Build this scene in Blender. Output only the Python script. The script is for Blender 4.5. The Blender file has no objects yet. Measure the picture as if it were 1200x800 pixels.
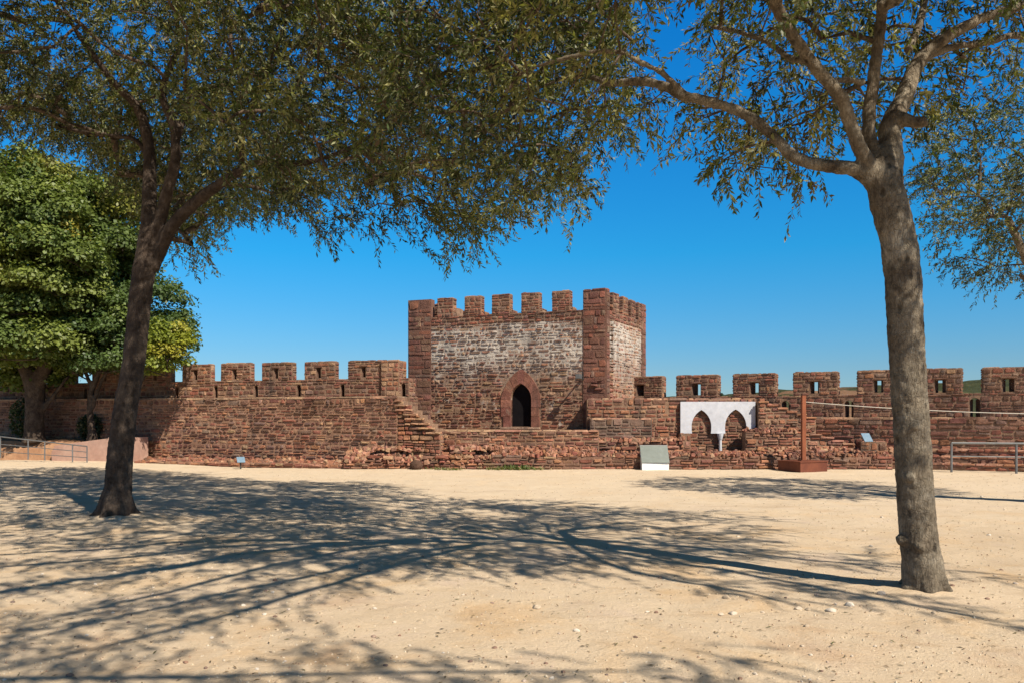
import bpy, bmesh, math, random
import numpy as np
from mathutils import Vector, Matrix, noise

SC = bpy.context.scene
COL = SC.collection
R = math.radians

# ------------------------------------------------------------------ camera
F_PX, EYE, HOR = 933.0, 1.65, 490.0          # focal length in photo pixels (1200 wide), eye height, horizon row
cam_d = bpy.data.cameras.new("camera")
cam_d.sensor_width = 36.0
cam_d.lens = 36.0 * F_PX / 1200.0
cam_d.shift_y = (HOR - 400.0) / 1200.0
cam_d.clip_start = 0.05
cam_d.clip_end = 6000.0
cam = bpy.data.objects.new("camera", cam_d)
COL.objects.link(cam)
cam.location = (0, 0, EYE)
cam.rotation_euler = (R(90), 0, 0)
SC.camera = cam

# ------------------------------------------------------------------ sun and sky
SUN = Vector((0.65, -0.74, 1.02)).normalized()          # towards the sun
SUN_EL = math.asin(SUN.z)
SUN_AZ = math.atan2(SUN.x, SUN.y)
world = bpy.data.worlds.new("World")
SC.world = world
world.use_nodes = True
nt = world.node_tree
nt.nodes.clear()
sky = nt.nodes.new("ShaderNodeTexSky")
sky.sky_type = 'NISHITA'
sky.sun_disc = False
sky.sun_elevation = SUN_EL
sky.sun_rotation = SUN_AZ
sky.altitude = 300
sky.air_density = 1.0
sky.dust_density = 0.2
sky.ozone_density = 3.0
hs = nt.nodes.new("ShaderNodeHueSaturation")
hs.inputs['Saturation'].default_value = 1.0
hs.inputs['Hue'].default_value = 0.5
hs.inputs['Value'].default_value = 1.0
bg = nt.nodes.new("ShaderNodeBackground")
bg.inputs['Strength'].default_value = 0.075
out = nt.nodes.new("ShaderNodeOutputWorld")
# deep clean-air blue low down; unseen upper sky dimmed grey to deepen ground shade
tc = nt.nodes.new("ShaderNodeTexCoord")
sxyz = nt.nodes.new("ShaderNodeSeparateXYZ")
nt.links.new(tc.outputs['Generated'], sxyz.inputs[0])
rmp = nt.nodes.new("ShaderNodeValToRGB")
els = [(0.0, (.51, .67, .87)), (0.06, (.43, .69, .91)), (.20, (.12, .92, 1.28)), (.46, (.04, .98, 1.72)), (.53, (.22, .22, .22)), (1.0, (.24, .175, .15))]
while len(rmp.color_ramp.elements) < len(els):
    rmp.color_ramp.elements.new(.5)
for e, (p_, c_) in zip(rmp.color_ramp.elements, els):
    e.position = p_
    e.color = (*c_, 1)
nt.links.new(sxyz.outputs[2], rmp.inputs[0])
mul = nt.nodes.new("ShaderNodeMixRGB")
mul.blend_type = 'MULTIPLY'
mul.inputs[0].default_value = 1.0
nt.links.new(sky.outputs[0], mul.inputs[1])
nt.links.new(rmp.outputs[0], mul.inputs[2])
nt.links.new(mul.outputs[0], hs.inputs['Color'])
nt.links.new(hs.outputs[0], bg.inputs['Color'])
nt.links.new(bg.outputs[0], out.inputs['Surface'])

sun_d = bpy.data.lights.new("sun", 'SUN')
sun_d.energy = 5.0
sun_d.angle = R(0.53)
sun_d.color = (1.0, 0.92, 0.79)
sun = bpy.data.objects.new("sun", sun_d)
COL.objects.link(sun)
sun.location = (20, -20, 40)
sun.rotation_euler = SUN.to_track_quat('Z', 'Y').to_euler()

SC.view_settings.view_transform = 'Standard'
SC.view_settings.look = 'None'
SC.view_settings.gamma = 1.0
SC.view_settings.use_curve_mapping = False
SC.view_settings.exposure = 0.55
SC.render.engine = 'CYCLES'
SC.cycles.max_bounces = 6
SC.cycles.transparent_max_bounces = 4


# ------------------------------------------------------------------ helpers
def at(px, py, d):
    return Vector(((px - 600.0) * d / F_PX, d, EYE + (HOR - py) * d / F_PX))


def zat(py, d):
    return EYE + (HOR - py) * d / F_PX


def xat(px, d):
    return (px - 600.0) * d / F_PX


def thing(name, label, cat, loc=(0, 0, 0), group=None):
    o = bpy.data.objects.new(name, None)
    COL.objects.link(o)
    o.location = loc
    o.empty_display_size = 0.2
    o["label"] = label
    o["category"] = cat
    if group:
        o["group"] = group
    return o


def tag(o, label, cat, group=None):
    o["label"] = label
    o["category"] = cat
    if group:
        o["group"] = group
    return o


def root_loc(o):
    v = Vector((0, 0, 0))
    while o is not None:
        v += o.location
        o = o.parent
    return v


class MB:
    """collects faces (with a colour each) and links them as one mesh object"""
    def __init__(self):
        self.v, self.f, self.c = [], [], []

    def face(self, pts, col):
        i = len(self.v)
        self.v.extend(tuple(p) for p in pts)
        self.f.append(tuple(range(i, i + len(pts))))
        self.c.append(col)

    def grid_faces(self, verts, faces, col):
        i = len(self.v)
        self.v.extend(tuple(p) for p in verts)
        for f in faces:
            self.f.append(tuple(k + i for k in f))
            self.c.append(col)

    def build(self, name, mat, parent=None, smooth=False, origin=None):
        me = bpy.data.meshes.new(name)
        if parent is not None:
            off = root_loc(parent)
        else:
            off = Vector(origin) if origin is not None else Vector((0, 0, 0))
        vs = np.array(self.v, dtype=np.float64) - np.array(off)
        me.from_pydata(vs.tolist(), [], self.f)
        if self.c:
            at_ = me.color_attributes.new("col", 'FLOAT_COLOR', 'CORNER')
            tot = np.array([len(f) for f in self.f])
            cols = np.array([(c[0], c[1], c[2], c[3] if len(c) > 3 else 1.0) for c in self.c], dtype=np.float32)
            at_.data.foreach_set("color", np.repeat(cols, tot, axis=0).ravel())
        if smooth:
            me.polygons.foreach_set("use_smooth", [True] * len(me.polygons))
        me.materials.append(mat)
        me.update()
        o = bpy.data.objects.new(name, me)
        COL.objects.link(o)
        if parent is not None:
            o.parent = parent
        else:
            o.location = off
        return o


class Frame:
    """a local frame: u along the face, v up it, n out of it"""
    def __init__(self, O, U, V=(0, 0, 1)):
        self.O = Vector(O)
        self.U = Vector(U).normalized()
        self.V = Vector(V).normalized()
        self.N = self.U.cross(self.V).normalized()

    def P(self, u, v, n=0.0):
        return self.O + self.U * u + self.V * v + self.N * n

    def u_at(self, px, n=0.0):
        k = (px - 600.0) / F_PX
        o = self.O + self.N * n
        return (k * o.y - o.x) / (self.U.x - k * self.U.y)

    def d_at(self, px, n=0.0):
        return self.P(self.u_at(px, n), 0, n).y

    def z_at(self, px, py, n=0.0):
        return zat(py, self.d_at(px, n))


def frame_px(p0, p1):
    """upright frame through two (pixel column, depth) points, u from the first to the second"""
    a = Vector((xat(*p0), p0[1], 0))
    b = Vector((xat(*p1), p1[1], 0))
    return Frame(a, b - a)


def box(mb, F, u0, u1, v0, v1, n0, n1, col):
    p = [F.P(u, v, n) for n in (n0, n1) for v in (v0, v1) for u in (u0, u1)]
    for q in ((4, 5, 7, 6), (1, 0, 2, 3), (5, 1, 3, 7), (0, 4, 6, 2), (6, 7, 3, 2), (0, 1, 5, 4)):
        mb.face([p[i] for i in q], col)


def prism(mb, F, poly, n0, n1, col):
    """poly: counter-clockwise (u,v) outline seen from +n, extruded from n0 (back) to n1 (front)"""
    mb.face([F.P(u, v, n1) for u, v in poly], col)
    mb.face([F.P(u, v, n0) for u, v in reversed(poly)], col)
    k = len(poly)
    for i in range(k):
        (a, b), (c, d) = poly[i], poly[(i + 1) % k]
        mb.face([F.P(a, b, n1), F.P(a, b, n0), F.P(c, d, n0), F.P(c, d, n1)], col)


rng = random.Random(7)


MEAN = (.200, .120, .085)


def jit(c, s=0.18):
    c = tuple(x * .74 + m * .26 for x, m in zip(c, MEAN)) if s > .15 else c
    k = 1.0 + rng.uniform(-s, s)
    return tuple(max(0.0, min(1.0, x * k * (1 + rng.uniform(-.05, .05)))) for x in c)


def stone(mb, F, u0, u1, v0, v1, n0, p, col, rough=1.0):
    w, h = u1 - u0, v1 - v0
    j = min(w, h) * 0.10 * rough
    ch = min(0.022, 0.16 * min(w, h))
    um, vm = (u0 + u1) / 2 + rng.uniform(-.15, .15) * w, (v0 + v1) / 2 + rng.uniform(-.15, .15) * h
    base = [(u0, v0), (um, v0), (u1, v0), (u1, vm), (u1, v1), (um, v1), (u0, v1), (u0, vm)]
    rb, fr = [], []
    cx, cy = (u0 + u1) / 2, (v0 + v1) / 2
    for k, (a, b) in enumerate(base):
        s = 1.6 if k % 2 == 0 else 0.8
        a += rng.uniform(-j, j) - (j * s * (1 if a > cx else -1)) * .5
        b += rng.uniform(-j, j) * .7 - (j * s * (1 if b > cy else -1)) * .4
        rb.append(F.P(a, b, n0 - 0.03))
        a2 = a + (cx - a) * (ch / max(w, .05)) * 2
        b2 = b + (cy - b) * (ch / max(h, .05)) * 2
        fr.append(F.P(a2, b2, n0 + p * rng.uniform(.72, 1.05)))
    mid = F.P(cx + rng.uniform(-.1, .1) * w, cy + rng.uniform(-.1, .1) * h, n0 + p * (1 + .3 * rng.uniform(-1, 1.2)))
    vs = rb + fr + [mid]
    fs = []
    for k in range(8):
        l = (k + 1) % 8
        fs.append((k, l, 8 + l, 8 + k))
        fs.append((8 + k, 8 + l, 16))
    mb.grid_faces(vs, fs, col)


def masonry(mb, F, u0, u1, v0, v1, pal, rh=.15, sw=(.18, .46), prot=(.012, .05), holes=(), top=None, n0=0.0, gap=.010, rough=1.0, miss=0.0):
    """courses of single stones on the face; pal(u,v) gives a colour; holes: functions v -> (ua,ub) or None"""
    v = v0
    while v < v1 - 0.02:
        h = rh * rng.choice((rng.uniform(.5, .8), rng.uniform(.75, 1.2), rng.uniform(1.1, 1.55)))
        if v + h > v1 - rh * .45:
            h = v1 - v
        iv = [(u0, u1)]
        for hf in holes:
            cuts = [c for c in (hf(v + h * .15), hf(v + h * .5), hf(v + h * .85)) if c]
            if not cuts:
                continue
            a, b = min(c[0] for c in cuts), max(c[1] for c in cuts)
            nw = []
            for (x, y) in iv:
                if b <= x or a >= y:
                    nw.append((x, y))
                    continue
                if a > x:
                    nw.append((x, a))
                if b < y:
                    nw.append((b, y))
            iv = nw
        for (x, y) in iv:
            u = x
            while u < y - .02:
                w = rng.uniform(*sw) * rng.choice((.55, .9, 1.0, 1.0, 1.3))
                if u + w > y - sw[0] * .6:
                    w = y - u
                if not (top and v + h * .5 > top(u + w / 2)) and not (miss and rng.random() < miss):
                    g = gap * rng.uniform(.6, 1.5)
                    vo = 0.022 * math.sin(u * 1.7 + v * 5) + rng.uniform(-.010, .010)
                    if h > rh * 1.05 and rng.random() < .22 and w > .25:      # two thin stones in one course
                        hm = h * rng.uniform(.4, .6)
                        stone(mb, F, u + g, u + w - g, v + g + vo, v + hm - g * .6 + vo, n0, rng.uniform(*prot), pal(u, v), rough)
                        stone(mb, F, u + g, u + w - g, v + hm + g * .6 + vo, v + h - g + vo, n0, rng.uniform(*prot), pal(u, v), rough)
                    else:
                        stone(mb, F, u + g, u + w - g, v + g + vo, v + h - g + vo, n0, rng.uniform(*prot), pal(u, v), rough)
                u += w
        v += h


# ------------------------------------------------------------------ materials
def new_mat(name):
    m = bpy.data.materials.new(name)
    m.use_nodes = True
    m.node_tree.nodes.clear()
    return m


class NT:
    def __init__(self, m):
        self.t = m.node_tree

    def n(self, typ, **kw):
        nd = self.t.nodes.new("ShaderNode" + typ)
        for k, v in kw.items():
            if k.startswith("i_"):
                key = k[2:].replace("_", " ")
                nd.inputs[key].default_value = v
            else:
                setattr(nd, k, v)
        return nd

    def l(self, a, b):
        self.t.links.new(a, b)

    def noise(self, vec, scale, detail=4, rough=.55, dist=0.0):
        nd = self.n("TexNoise")
        nd.inputs['Scale'].default_value = scale
        nd.inputs['Detail'].default_value = detail
        nd.inputs['Roughness'].default_value = rough
        nd.inputs['Distortion'].default_value = dist
        if vec is not None:
            self.l(vec, nd.inputs['Vector'])
        return nd.outputs[0]

    def ramp(self, fac, stops):
        nd = self.n("ValToRGB")
        cr = nd.color_ramp
        while len(cr.elements) < len(stops):
            cr.elements.new(0.5)
        for e, (p, c) in zip(cr.elements, stops):
            e.position = p
            e.color = (c[0], c[1], c[2], 1) if not isinstance(c, (int, float)) else (c, c, c, 1)
        self.l(fac, nd.inputs[0])
        return nd.outputs[0]

    def mix(self, fac, a, b, mode='MIX'):
        nd = self.n("MixRGB", blend_type=mode)
        for s, x in ((nd.inputs[0], fac), (nd.inputs[1], a), (nd.inputs[2], b)):
            if hasattr(x, "is_linked") or hasattr(x, "links"):
                self.l(x, s)
            elif isinstance(x, (int, float)):
                s.default_value = x if s.type == 'VALUE' else (x, x, x, 1)
            else:
                s.default_value = (x[0], x[1], x[2], 1)
        return nd.outputs[0]

    def math(self, op, a, b=None, clamp=False):
        nd = self.n("Math", operation=op, use_clamp=clamp)
        for s, x in ((nd.inputs[0], a), (nd.inputs[1], b)):
            if x is None:
                continue
            if isinstance(x, (int, float)):
                s.default_value = x
            else:
                self.l(x, s)
        return nd.outputs[0]

    def mapped(self, scale):
        g = self.n("NewGeometry")
        mp = self.n("Mapping")
        mp.inputs['Scale'].default_value = scale
        self.l(g.outputs['Position'], mp.inputs['Vector'])
        return mp.outputs[0]

    def pos(self):
        return self.n("NewGeometry").outputs['Position']

    def finish(self, color, rough, height=None, bump=.5, dist=.02, spec=.3, metallic=0.0):
        b = self.n("BsdfPrincipled")
        if hasattr(color, "links"):
            self.l(color, b.inputs['Base Color'])
        else:
            b.inputs['Base Color'].default_value = (*color, 1)
        if hasattr(rough, "links"):
            self.l(rough, b.inputs['Roughness'])
        else:
            b.inputs['Roughness'].default_value = rough
        b.inputs['Specular IOR Level'].default_value = spec
        b.inputs['Metallic'].default_value = metallic
        if height is not None:
            bp = self.n("Bump")
            bp.inputs['Strength'].default_value = bump
            bp.inputs['Distance'].default_value = dist
            self.l(height, bp.inputs['Height'])
            self.l(bp.outputs[0], b.inputs['Normal'])
        o = self.n("OutputMaterial")
        self.l(b.outputs[0], o.inputs['Surface'])
        return b


def stone_material(name, lime=False):
    m = new_mat(name)
    t = NT(m)
    p = t.pos()
    an = t.n("Attribute", attribute_name="col")
    a = an.outputs['Color']
    n1 = t.noise(p, 5.0, 6, .65)
    n2 = t.noise(p, 26.0, 5, .7)
    n3 = t.noise(p, 0.7, 4, .6)
    st = t.noise(t.mapped((1.6, 1.6, .16)), 1.5, 5, .6)
    c = t.mix(1.0, t.mix(1.0, a, (.98, .875, .85), 'MULTIPLY'), t.ramp(n1, [(.25, .62), (.75, 1.40)]), 'MULTIPLY')
    c = t.mix(.75, c, t.ramp(n2, [(.3, .62), (.7, 1.36)]), 'MULTIPLY')
    c = t.mix(.6, c, t.ramp(n3, [(.30, (.60, .56, .55)), (.5, (1, 1, 1)), (.7, (1.28, 1.20, 1.10))]), 'MULTIPLY')
    # pale lichen and salt blotches
    bl = t.ramp(t.noise(p, 3.1, 7, .7, .6), [(.60, 0.0), (.68, 1.0)])
    c = t.mix(t.math('MULTIPLY', bl, .38), c, (.33, .25, .18))
    # black weather streaks
    ds = t.ramp(st, [(.57, 0.0), (.70, 1.0)])
    c = t.mix(t.math('MULTIPLY', ds, .55), c, (.055, .045, .040))
    if lime:
        sx = t.n("SeparateXYZ")
        t.l(p, sx.inputs[0])
        z = sx.outputs[2]
        wob = t.noise(p, .9, 4, .6)
        zz = t.math('ADD', z, t.math('MULTIPLY', t.math('SUBTRACT', wob, .5), 2.4))
        up = t.ramp(t.math('MULTIPLY', zz, .1), [(.29, 0.0), (.42, 1.0), (.495, 1.0), (.55, 0.0)])
        fine = t.ramp(t.noise(p, 4.2, 7, .72, .4), [(.38, 0.0), (.47, 1.0)])
        lowf = t.ramp(t.noise(p, 2.3, 7, .75, .4), [(.56, 0.0), (.63, .7)])
        fac = t.math('ADD', t.math('MULTIPLY', up, fine), t.math('MULTIPLY', t.math('SUBTRACT', 1.0, up), lowf), True)
        fac = t.math('MAXIMUM', fac, t.math('MULTIPLY', up, t.ramp(t.noise(p, 1.2, 6, .7), [(.40, 0.0), (.62, .55)])))
        grey = t.ramp(t.noise(t.mapped((1.5, 1.5, .35)), 1.3, 5, .65), [(.34, (.22, .20, .18)), (.56, (.52, .46, .39))])
        cov = t.math('ADD', t.math('MULTIPLY', an.outputs['Alpha'], .80), .16, True)
        c = t.mix(t.math('MULTIPLY', fac, cov), c, grey)
    hgt = t.math('ADD', t.math('MULTIPLY', n1, .6), t.math('MULTIPLY', n2, .5))
    t.finish(c, .95, hgt, .9, .045, .12)
    return m


M = {}
M['stone'] = stone_material("red_sandstone")
M['lime_stone'] = stone_material("limewashed_sandstone", True)


def sand_material():
    m = new_mat("sandy_ground")
    t = NT(m)
    p = t.pos()
    big = t.noise(p, .16, 5, .6)
    mid = t.noise(p, 1.3, 6, .65, .3)
    fine = t.noise(p, 38.0, 4, .75)
    grain = t.noise(p, 170.0, 2, .8)
    c = t.ramp(big, [(.30, (.52, .385, .250)), (.52, (.61, .475, .325)), (.75, (.50, .35, .215))])
    c = t.mix(.8, c, t.ramp(mid, [(.28, (.80, .74, .68)), (.5, (1, 1, 1)), (.74, (1.10, 1.08, 1.05))]), 'MULTIPLY')
    c = t.mix(.7, c, t.ramp(fine, [(.3, (.72, .70, .68)), (.7, (1.20, 1.20, 1.20))]), 'MULTIPLY')
    c = t.mix(.55, c, t.ramp(grain, [(.3, (.62, .60, .58)), (.7, (1.28, 1.28, 1.28))]), 'MULTIPLY')
    vo = t.n("TexVoronoi", feature='F1')
    vo.inputs['Scale'].default_value = 21.0
    t.l(p, vo.inputs['Vector'])
    sp = t.ramp(vo.outputs['Distance'], [(.12, 1.0), (.19, 0.0)])
    pick = t.ramp(t.noise(p, 6.0, 2, .5), [(.5, 0.0), (.62, 1.0)])
    spc = t.mix(t.ramp(t.noise(p, 11.0, 1, .5), [(.45, 0.0), (.55, 1.0)]), (.25, .17, .11), (.74, .64, .50))
    c = t.mix(t.math('MULTIPLY', t.math('MULTIPLY', sp, pick), .55), c, spc)
    pat = t.noise(p, .85, 5, .65, .6)
    c = t.mix(.42, c, t.ramp(pat, [(.34, (.60, .385, .195)), (.48, (.58, .45, .31)), (.55, (.60, .47, .33)), (.68, (.56, .43, .345))]))
    red = t.ramp(t.noise(p, .55, 5, .7, .8), [(.58, 0.0), (.72, 1.0)])
    c = t.mix(t.math('MULTIPLY', red, .5), c, (.43, .25, .13))
    # sand paler towards the walls, and damp-looking darker scuffs
    sxy = t.n("SeparateXYZ")
    t.l(p, sxy.inputs[0])
    yy = t.math('ADD', t.math('MULTIPLY', sxy.outputs[1], .04), t.math('MULTIPLY', t.noise(p, .35, 4, .6), .35))
    c = t.mix(t.math('MULTIPLY', t.ramp(yy, [(.62, 0.0), (.85, 1.0)]), .55), c, (.62, .505, .37))
    scuff = t.ramp(t.noise(t.mapped((.5, 1.6, 1)), 1.1, 7, .72, 1.2), [(.56, 0.0), (.70, 1.0)])
    c = t.mix(t.math('MULTIPLY', scuff, .55), c, (.40, .275, .17))
    h = t.math('ADD', t.math('MULTIPLY', fine, .35), t.math('ADD', t.math('MULTIPLY', mid, 1.6), t.math('MULTIPLY', grain, .16)))
    h = t.math('ADD', h, t.math('MULTIPLY', t.math('MULTIPLY', sp, pick), .25))
    t.finish(c, .97, h, .8, .05, .08)
    return m


M['sand'] = sand_material()


def simple_noise_mat(name, c0, c1, scale, rough=.8, bump=.4, dist=.01, spec=.3, metallic=0.0, stretch=(1, 1, 1), detail=6):
    m = new_mat(name)
    t = NT(m)
    v = t.mapped(stretch)
    a = t.noise(v, scale, detail, .65, .3)
    b = t.noise(v, scale * 6, 4, .7)
    c = t.ramp(a, [(.3, c0), (.7, c1)])
    c = t.mix(.5, c, t.ramp(b, [(.3, .75), (.7, 1.22)]), 'MULTIPLY')
    t.finish(c, rough, t.math('ADD', a, t.math('MULTIPLY', b, .5)), bump, dist, spec, metallic)
    return m


M['earth'] = simple_noise_mat("red_earth", (.27, .135, .075), (.40, .23, .13), 1.2, .97, .8, .05, .1)
M['terracotta'] = simple_noise_mat("pink_render", (.36, .205, .155), (.46, .30, .23), 1.1, .9, .5, .012, .2)
M['plaster'] = simple_noise_mat("white_plaster", (.50, .505, .54), (.57, .575, .61), .9, .8, .1, .004, .3)
M['corten'] = simple_noise_mat("rusted_steel", (.10, .026, .013), (.185, .055, .025), 2.6, .7, .3, .004, .35, 0.0, (1, 1, .5))
M['post'] = simple_noise_mat("rusted_post", (.18, .052, .023), (.28, .09, .04), 4.0, .75, .3, .004, .3, 0.0, (1, 1, .3))
M['steel'] = simple_noise_mat("galvanised_steel", (.15, .15, .15), (.23, .23, .225), 6.0, .55, .2, .002, .5, .6)
M['dark_steel'] = simple_noise_mat("dark_iron", (.03, .028, .027), (.06, .055, .05), 6.0, .6, .2, .002, .4, .3)
M['rope'] = simple_noise_mat("pale_rope", (.50, .45, .38), (.64, .60, .52), 30.0, .9, .4, .003, .2)
M['board_face'] = simple_noise_mat("grey_green_panel", (.15, .17, .15), (.18, .20, .18), 1.5, .35, .05, .002, .5)
M['white_paint'] = simple_noise_mat("white_painted_metal", (.78, .78, .77), (.84, .84, .83), 2.0, .5, .1, .002, .4)
M['sign_blue'] = simple_noise_mat("blue_grey_sign", (.12, .20, .28), (.20, .27, .33), 9.0, .3, .05, .002, .5)
M['doorway_shade'] = simple_noise_mat("interior_shade", (.006, .005, .006), (.012, .010, .011), 3.0, .9, .3, .01, .1)


def pebble_material():
    m = new_mat("pebble_stone")
    t = NT(m)
    oi = t.n("ObjectInfo")
    a = t.noise(t.pos(), 40.0, 5, .7)
    c = t.ramp(oi.outputs['Random'], [(0.0, (.36, .27, .18)), (.35, (.52, .42, .31)), (.6, (.56, .49, .40)), (.8, (.26, .15, .10)), (1.0, (.14, .105, .09))])
    c = t.mix(.7, c, t.ramp(a, [(.3, .7), (.7, 1.25)]), 'MULTIPLY')
    t.finish(c, .9, a, .6, .006, .2)
    return m


M['pebble'] = pebble_material()


def colour_attr_mat(name, rough=.9, noise_scale=30.0, amount=.5):
    m = new_mat(name)
    t = NT(m)
    a = t.n("Attribute", attribute_name="col").outputs['Color']
    n_ = t.noise(t.pos(), noise_scale, 4, .7)
    c = t.mix(amount, a, t.ramp(n_, [(.3, .65), (.7, 1.3)]), 'MULTIPLY')
    t.finish(c, rough, n_, .5, .006, .2)
    return m


M['grit'] = colour_attr_mat("grit")


def bark_material(name, c_dark, c_mid, c_pale):
    m = new_mat(name)
    t = NT(m)
    v = t.mapped((1, 1, .22))
    p = t.pos()
    fi = t.noise(v, 30.0, 6, .7, .4)
    bigp = t.noise(p, 3.2, 6, .68, .5)
    sm = t.noise(p, 20.0, 5, .75)
    c = t.ramp(bigp, [(.30, c_dark), (.5, c_mid), (.70, c_pale)])
    c = t.mix(.5, c, t.ramp(fi, [(.32, (.50, .47, .45)), (.55, (1, 1, 1)), (.75, (1.3, 1.27, 1.22))]), 'MULTIPLY')
    c = t.mix(.75, c, t.ramp(t.noise(p, 7.0, 6, .7, .8), [(.36, (.50, .48, .46)), (.5, (1, 1, 1)), (.66, (1.35, 1.32, 1.28))]), 'MULTIPLY')
    c = t.mix(.5, c, t.ramp(sm, [(.3, .62), (.7, 1.32)]), 'MULTIPLY')
    h = t.math('ADD', t.math('MULTIPLY', fi, 1.0), t.math('MULTIPLY', sm, .5))
    scar = t.n("TexVoronoi", feature='F1')
    scar.inputs['Scale'].default_value = 5.5
    scar.inputs['Randomness'].default_value = 1.0
    t.l(t.mapped((1, 1, .55)), scar.inputs['Vector'])
    crk = t.n("TexVoronoi", feature='DISTANCE_TO_EDGE')
    crk.inputs['Scale'].default_value = 38.0
    wv = t.n("VectorMath", operation='ADD')
    wob = t.n("TexNoise")
    wob.inputs['Scale'].default_value = 9.0
    t.l(p, wob.inputs['Vector'])
    sc0 = t.n("VectorMath", operation='SCALE')
    sc0.inputs['Scale'].default_value = .06
    t.l(wob.outputs['Color'], sc0.inputs[0])
    t.l(t.mapped((1, 1, .30)), wv.inputs[0])
    t.l(sc0.outputs[0], wv.inputs[1])
    t.l(wv.outputs[0], crk.inputs['Vector'])
    ck = t.ramp(crk.outputs['Distance'], [(.0, 1.0), (.09, 0.0)])
    c = t.mix(t.math('MULTIPLY', ck, .20), c, (.04, .03, .022))
    h = t.math('SUBTRACT', h, t.math('MULTIPLY', ck, .22))
    sc_ = t.ramp(t.math('ADD', scar.outputs['Distance'], t.math('MULTIPLY', t.noise(p, 14.0, 4, .7), .16)), [(.15, 1.0), (.24, 0.0)])
    c = t.mix(t.math('MULTIPLY', sc_, .75), c, (.035, .026, .018))
    h = t.math('SUBTRACT', h, t.math('MULTIPLY', sc_, .8))
    t.finish(c, .92, h, .9, .03, .15)
    return m


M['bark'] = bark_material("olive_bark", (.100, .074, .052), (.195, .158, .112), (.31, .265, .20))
M['bark_shaded'] = bark_material("olive_bark_shaded", (.045, .032, .025), (.075, .055, .042), (.12, .092, .07))  # darker copy of the olive bark; the trunks' shade is in its colour
M['bark_grey'] = bark_material("grey_bark", (.13, .10, .085), (.21, .17, .145), (.30, .26, .22))
M['twig'] = bark_material("twig_bark", (.085, .06, .042), (.145, .105, .075), (.22, .175, .135))


def leaf_material(name, back=None, rough=.42, trans=.25, tint=(1, 1, 1)):
    m = new_mat(name)
    t = NT(m)
    a = t.n("Attribute", attribute_name="col").outputs['Color']
    if back is not None:
        g = t.n("NewGeometry")
        c = t.mix(g.outputs['Backfacing'], a, t.mix(.5, a, back))
    else:
        c = a
    b = t.n("BsdfPrincipled")
    t.l(c, b.inputs['Base Color'])
    b.inputs['Roughness'].default_value = rough
    b.inputs['Specular IOR Level'].default_value = .35
    tr = t.n("BsdfTranslucent")
    t.l(t.mix(1.0, a, (1.25, 1.45, .55), 'MULTIPLY'), tr.inputs['Color'])
    mx = t.n("MixShader")
    mx.inputs[0].default_value = trans
    t.l(b.outputs[0], mx.inputs[1])
    t.l(tr.outputs[0], mx.inputs[2])
    o = t.n("OutputMaterial")
    t.l(mx.outputs[0], o.inputs['Surface'])
    return m


M['olive_leaf'] = leaf_material("olive_leaf", (.24, .235, .13), .5, .32)
M['broad_leaf'] = leaf_material("broad_leaf", None, .5, .25)
M['weed'] = leaf_material("weed_leaf", None, .6, .25)


def hill_material():
    m = new_mat("scrub_hill")
    t = NT(m)
    p = t.pos()
    c = t.ramp(t.noise(p, .035, 7, .75), [(.35, (.030, .036, .016)), (.55, (.055, .060, .028)), (.72, (.15, .115, .06))])
    f = t.ramp(t.noise(p, .010, 3, .5), [(.54, 0.0), (.60, 1.0)])
    c = t.mix(t.math('MULTIPLY', f, .75), c, (.26, .14, .085))
    t.finish(c, 1.0, t.noise(p, .12, 6, .7), 1.0, 3.0, .05)
    return m


M['hill'] = hill_material()

# ------------------------------------------------------------------ ground
def fbm(x, y, s):
    return noise.fractal(Vector((x * s, y * s, 3.7)), 1.0, 2.0, 4)


def ground_z(x, y):
    z = 0.018 * fbm(x, y, .5) + 0.010 * fbm(x, y, 2.2)
    # little swell of soil round the tree feet
    for (tx, ty, rr, hh) in TREE_FEET:
        q = ((x - tx) ** 2 + (y - ty) ** 2) / (rr * rr)
        if q < 6:
            z += hh * math.exp(-q)
    # the yard rises a touch towards the far left
    if x < -9 and y > 22:
        z += 0.14 * min(1, (-9 - x) / 5) * min(1, (y - 22) / 5)
    return z


TREE_FEET = [(xat(1082, 7.62), 7.66, .55, .05), (xat(136, 13.05), 13.1, .9, .10)]

fx = np.concatenate([-np.geomspace(3000, 22, 26), np.linspace(-21, 21, 281), np.geomspace(22, 3000, 26)])
fy = np.concatenate([-np.geomspace(400, 4.2, 14), np.linspace(-4, 12, 150), np.linspace(12.15, 34, 120), np.geomspace(35, 4000, 26)])
gm = MB()
nx, ny = len(fx), len(fy)
gv = []
for yy in fy:
    for xx in fx:
        gv.append((xx, yy, ground_z(xx, yy) if (-24 < xx < 24 and -6 < yy < 36) else 0.0))
gf = [(j * nx + i, j * nx + i + 1, (j + 1) * nx + i + 1, (j + 1) * nx + i) for j in range(ny - 1) for i in range(nx - 1)]
gm.v, gm.f = gv, gf
ground = gm.build("ground", M['sand'], smooth=True)
ground["kind"] = "structure"

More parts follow.
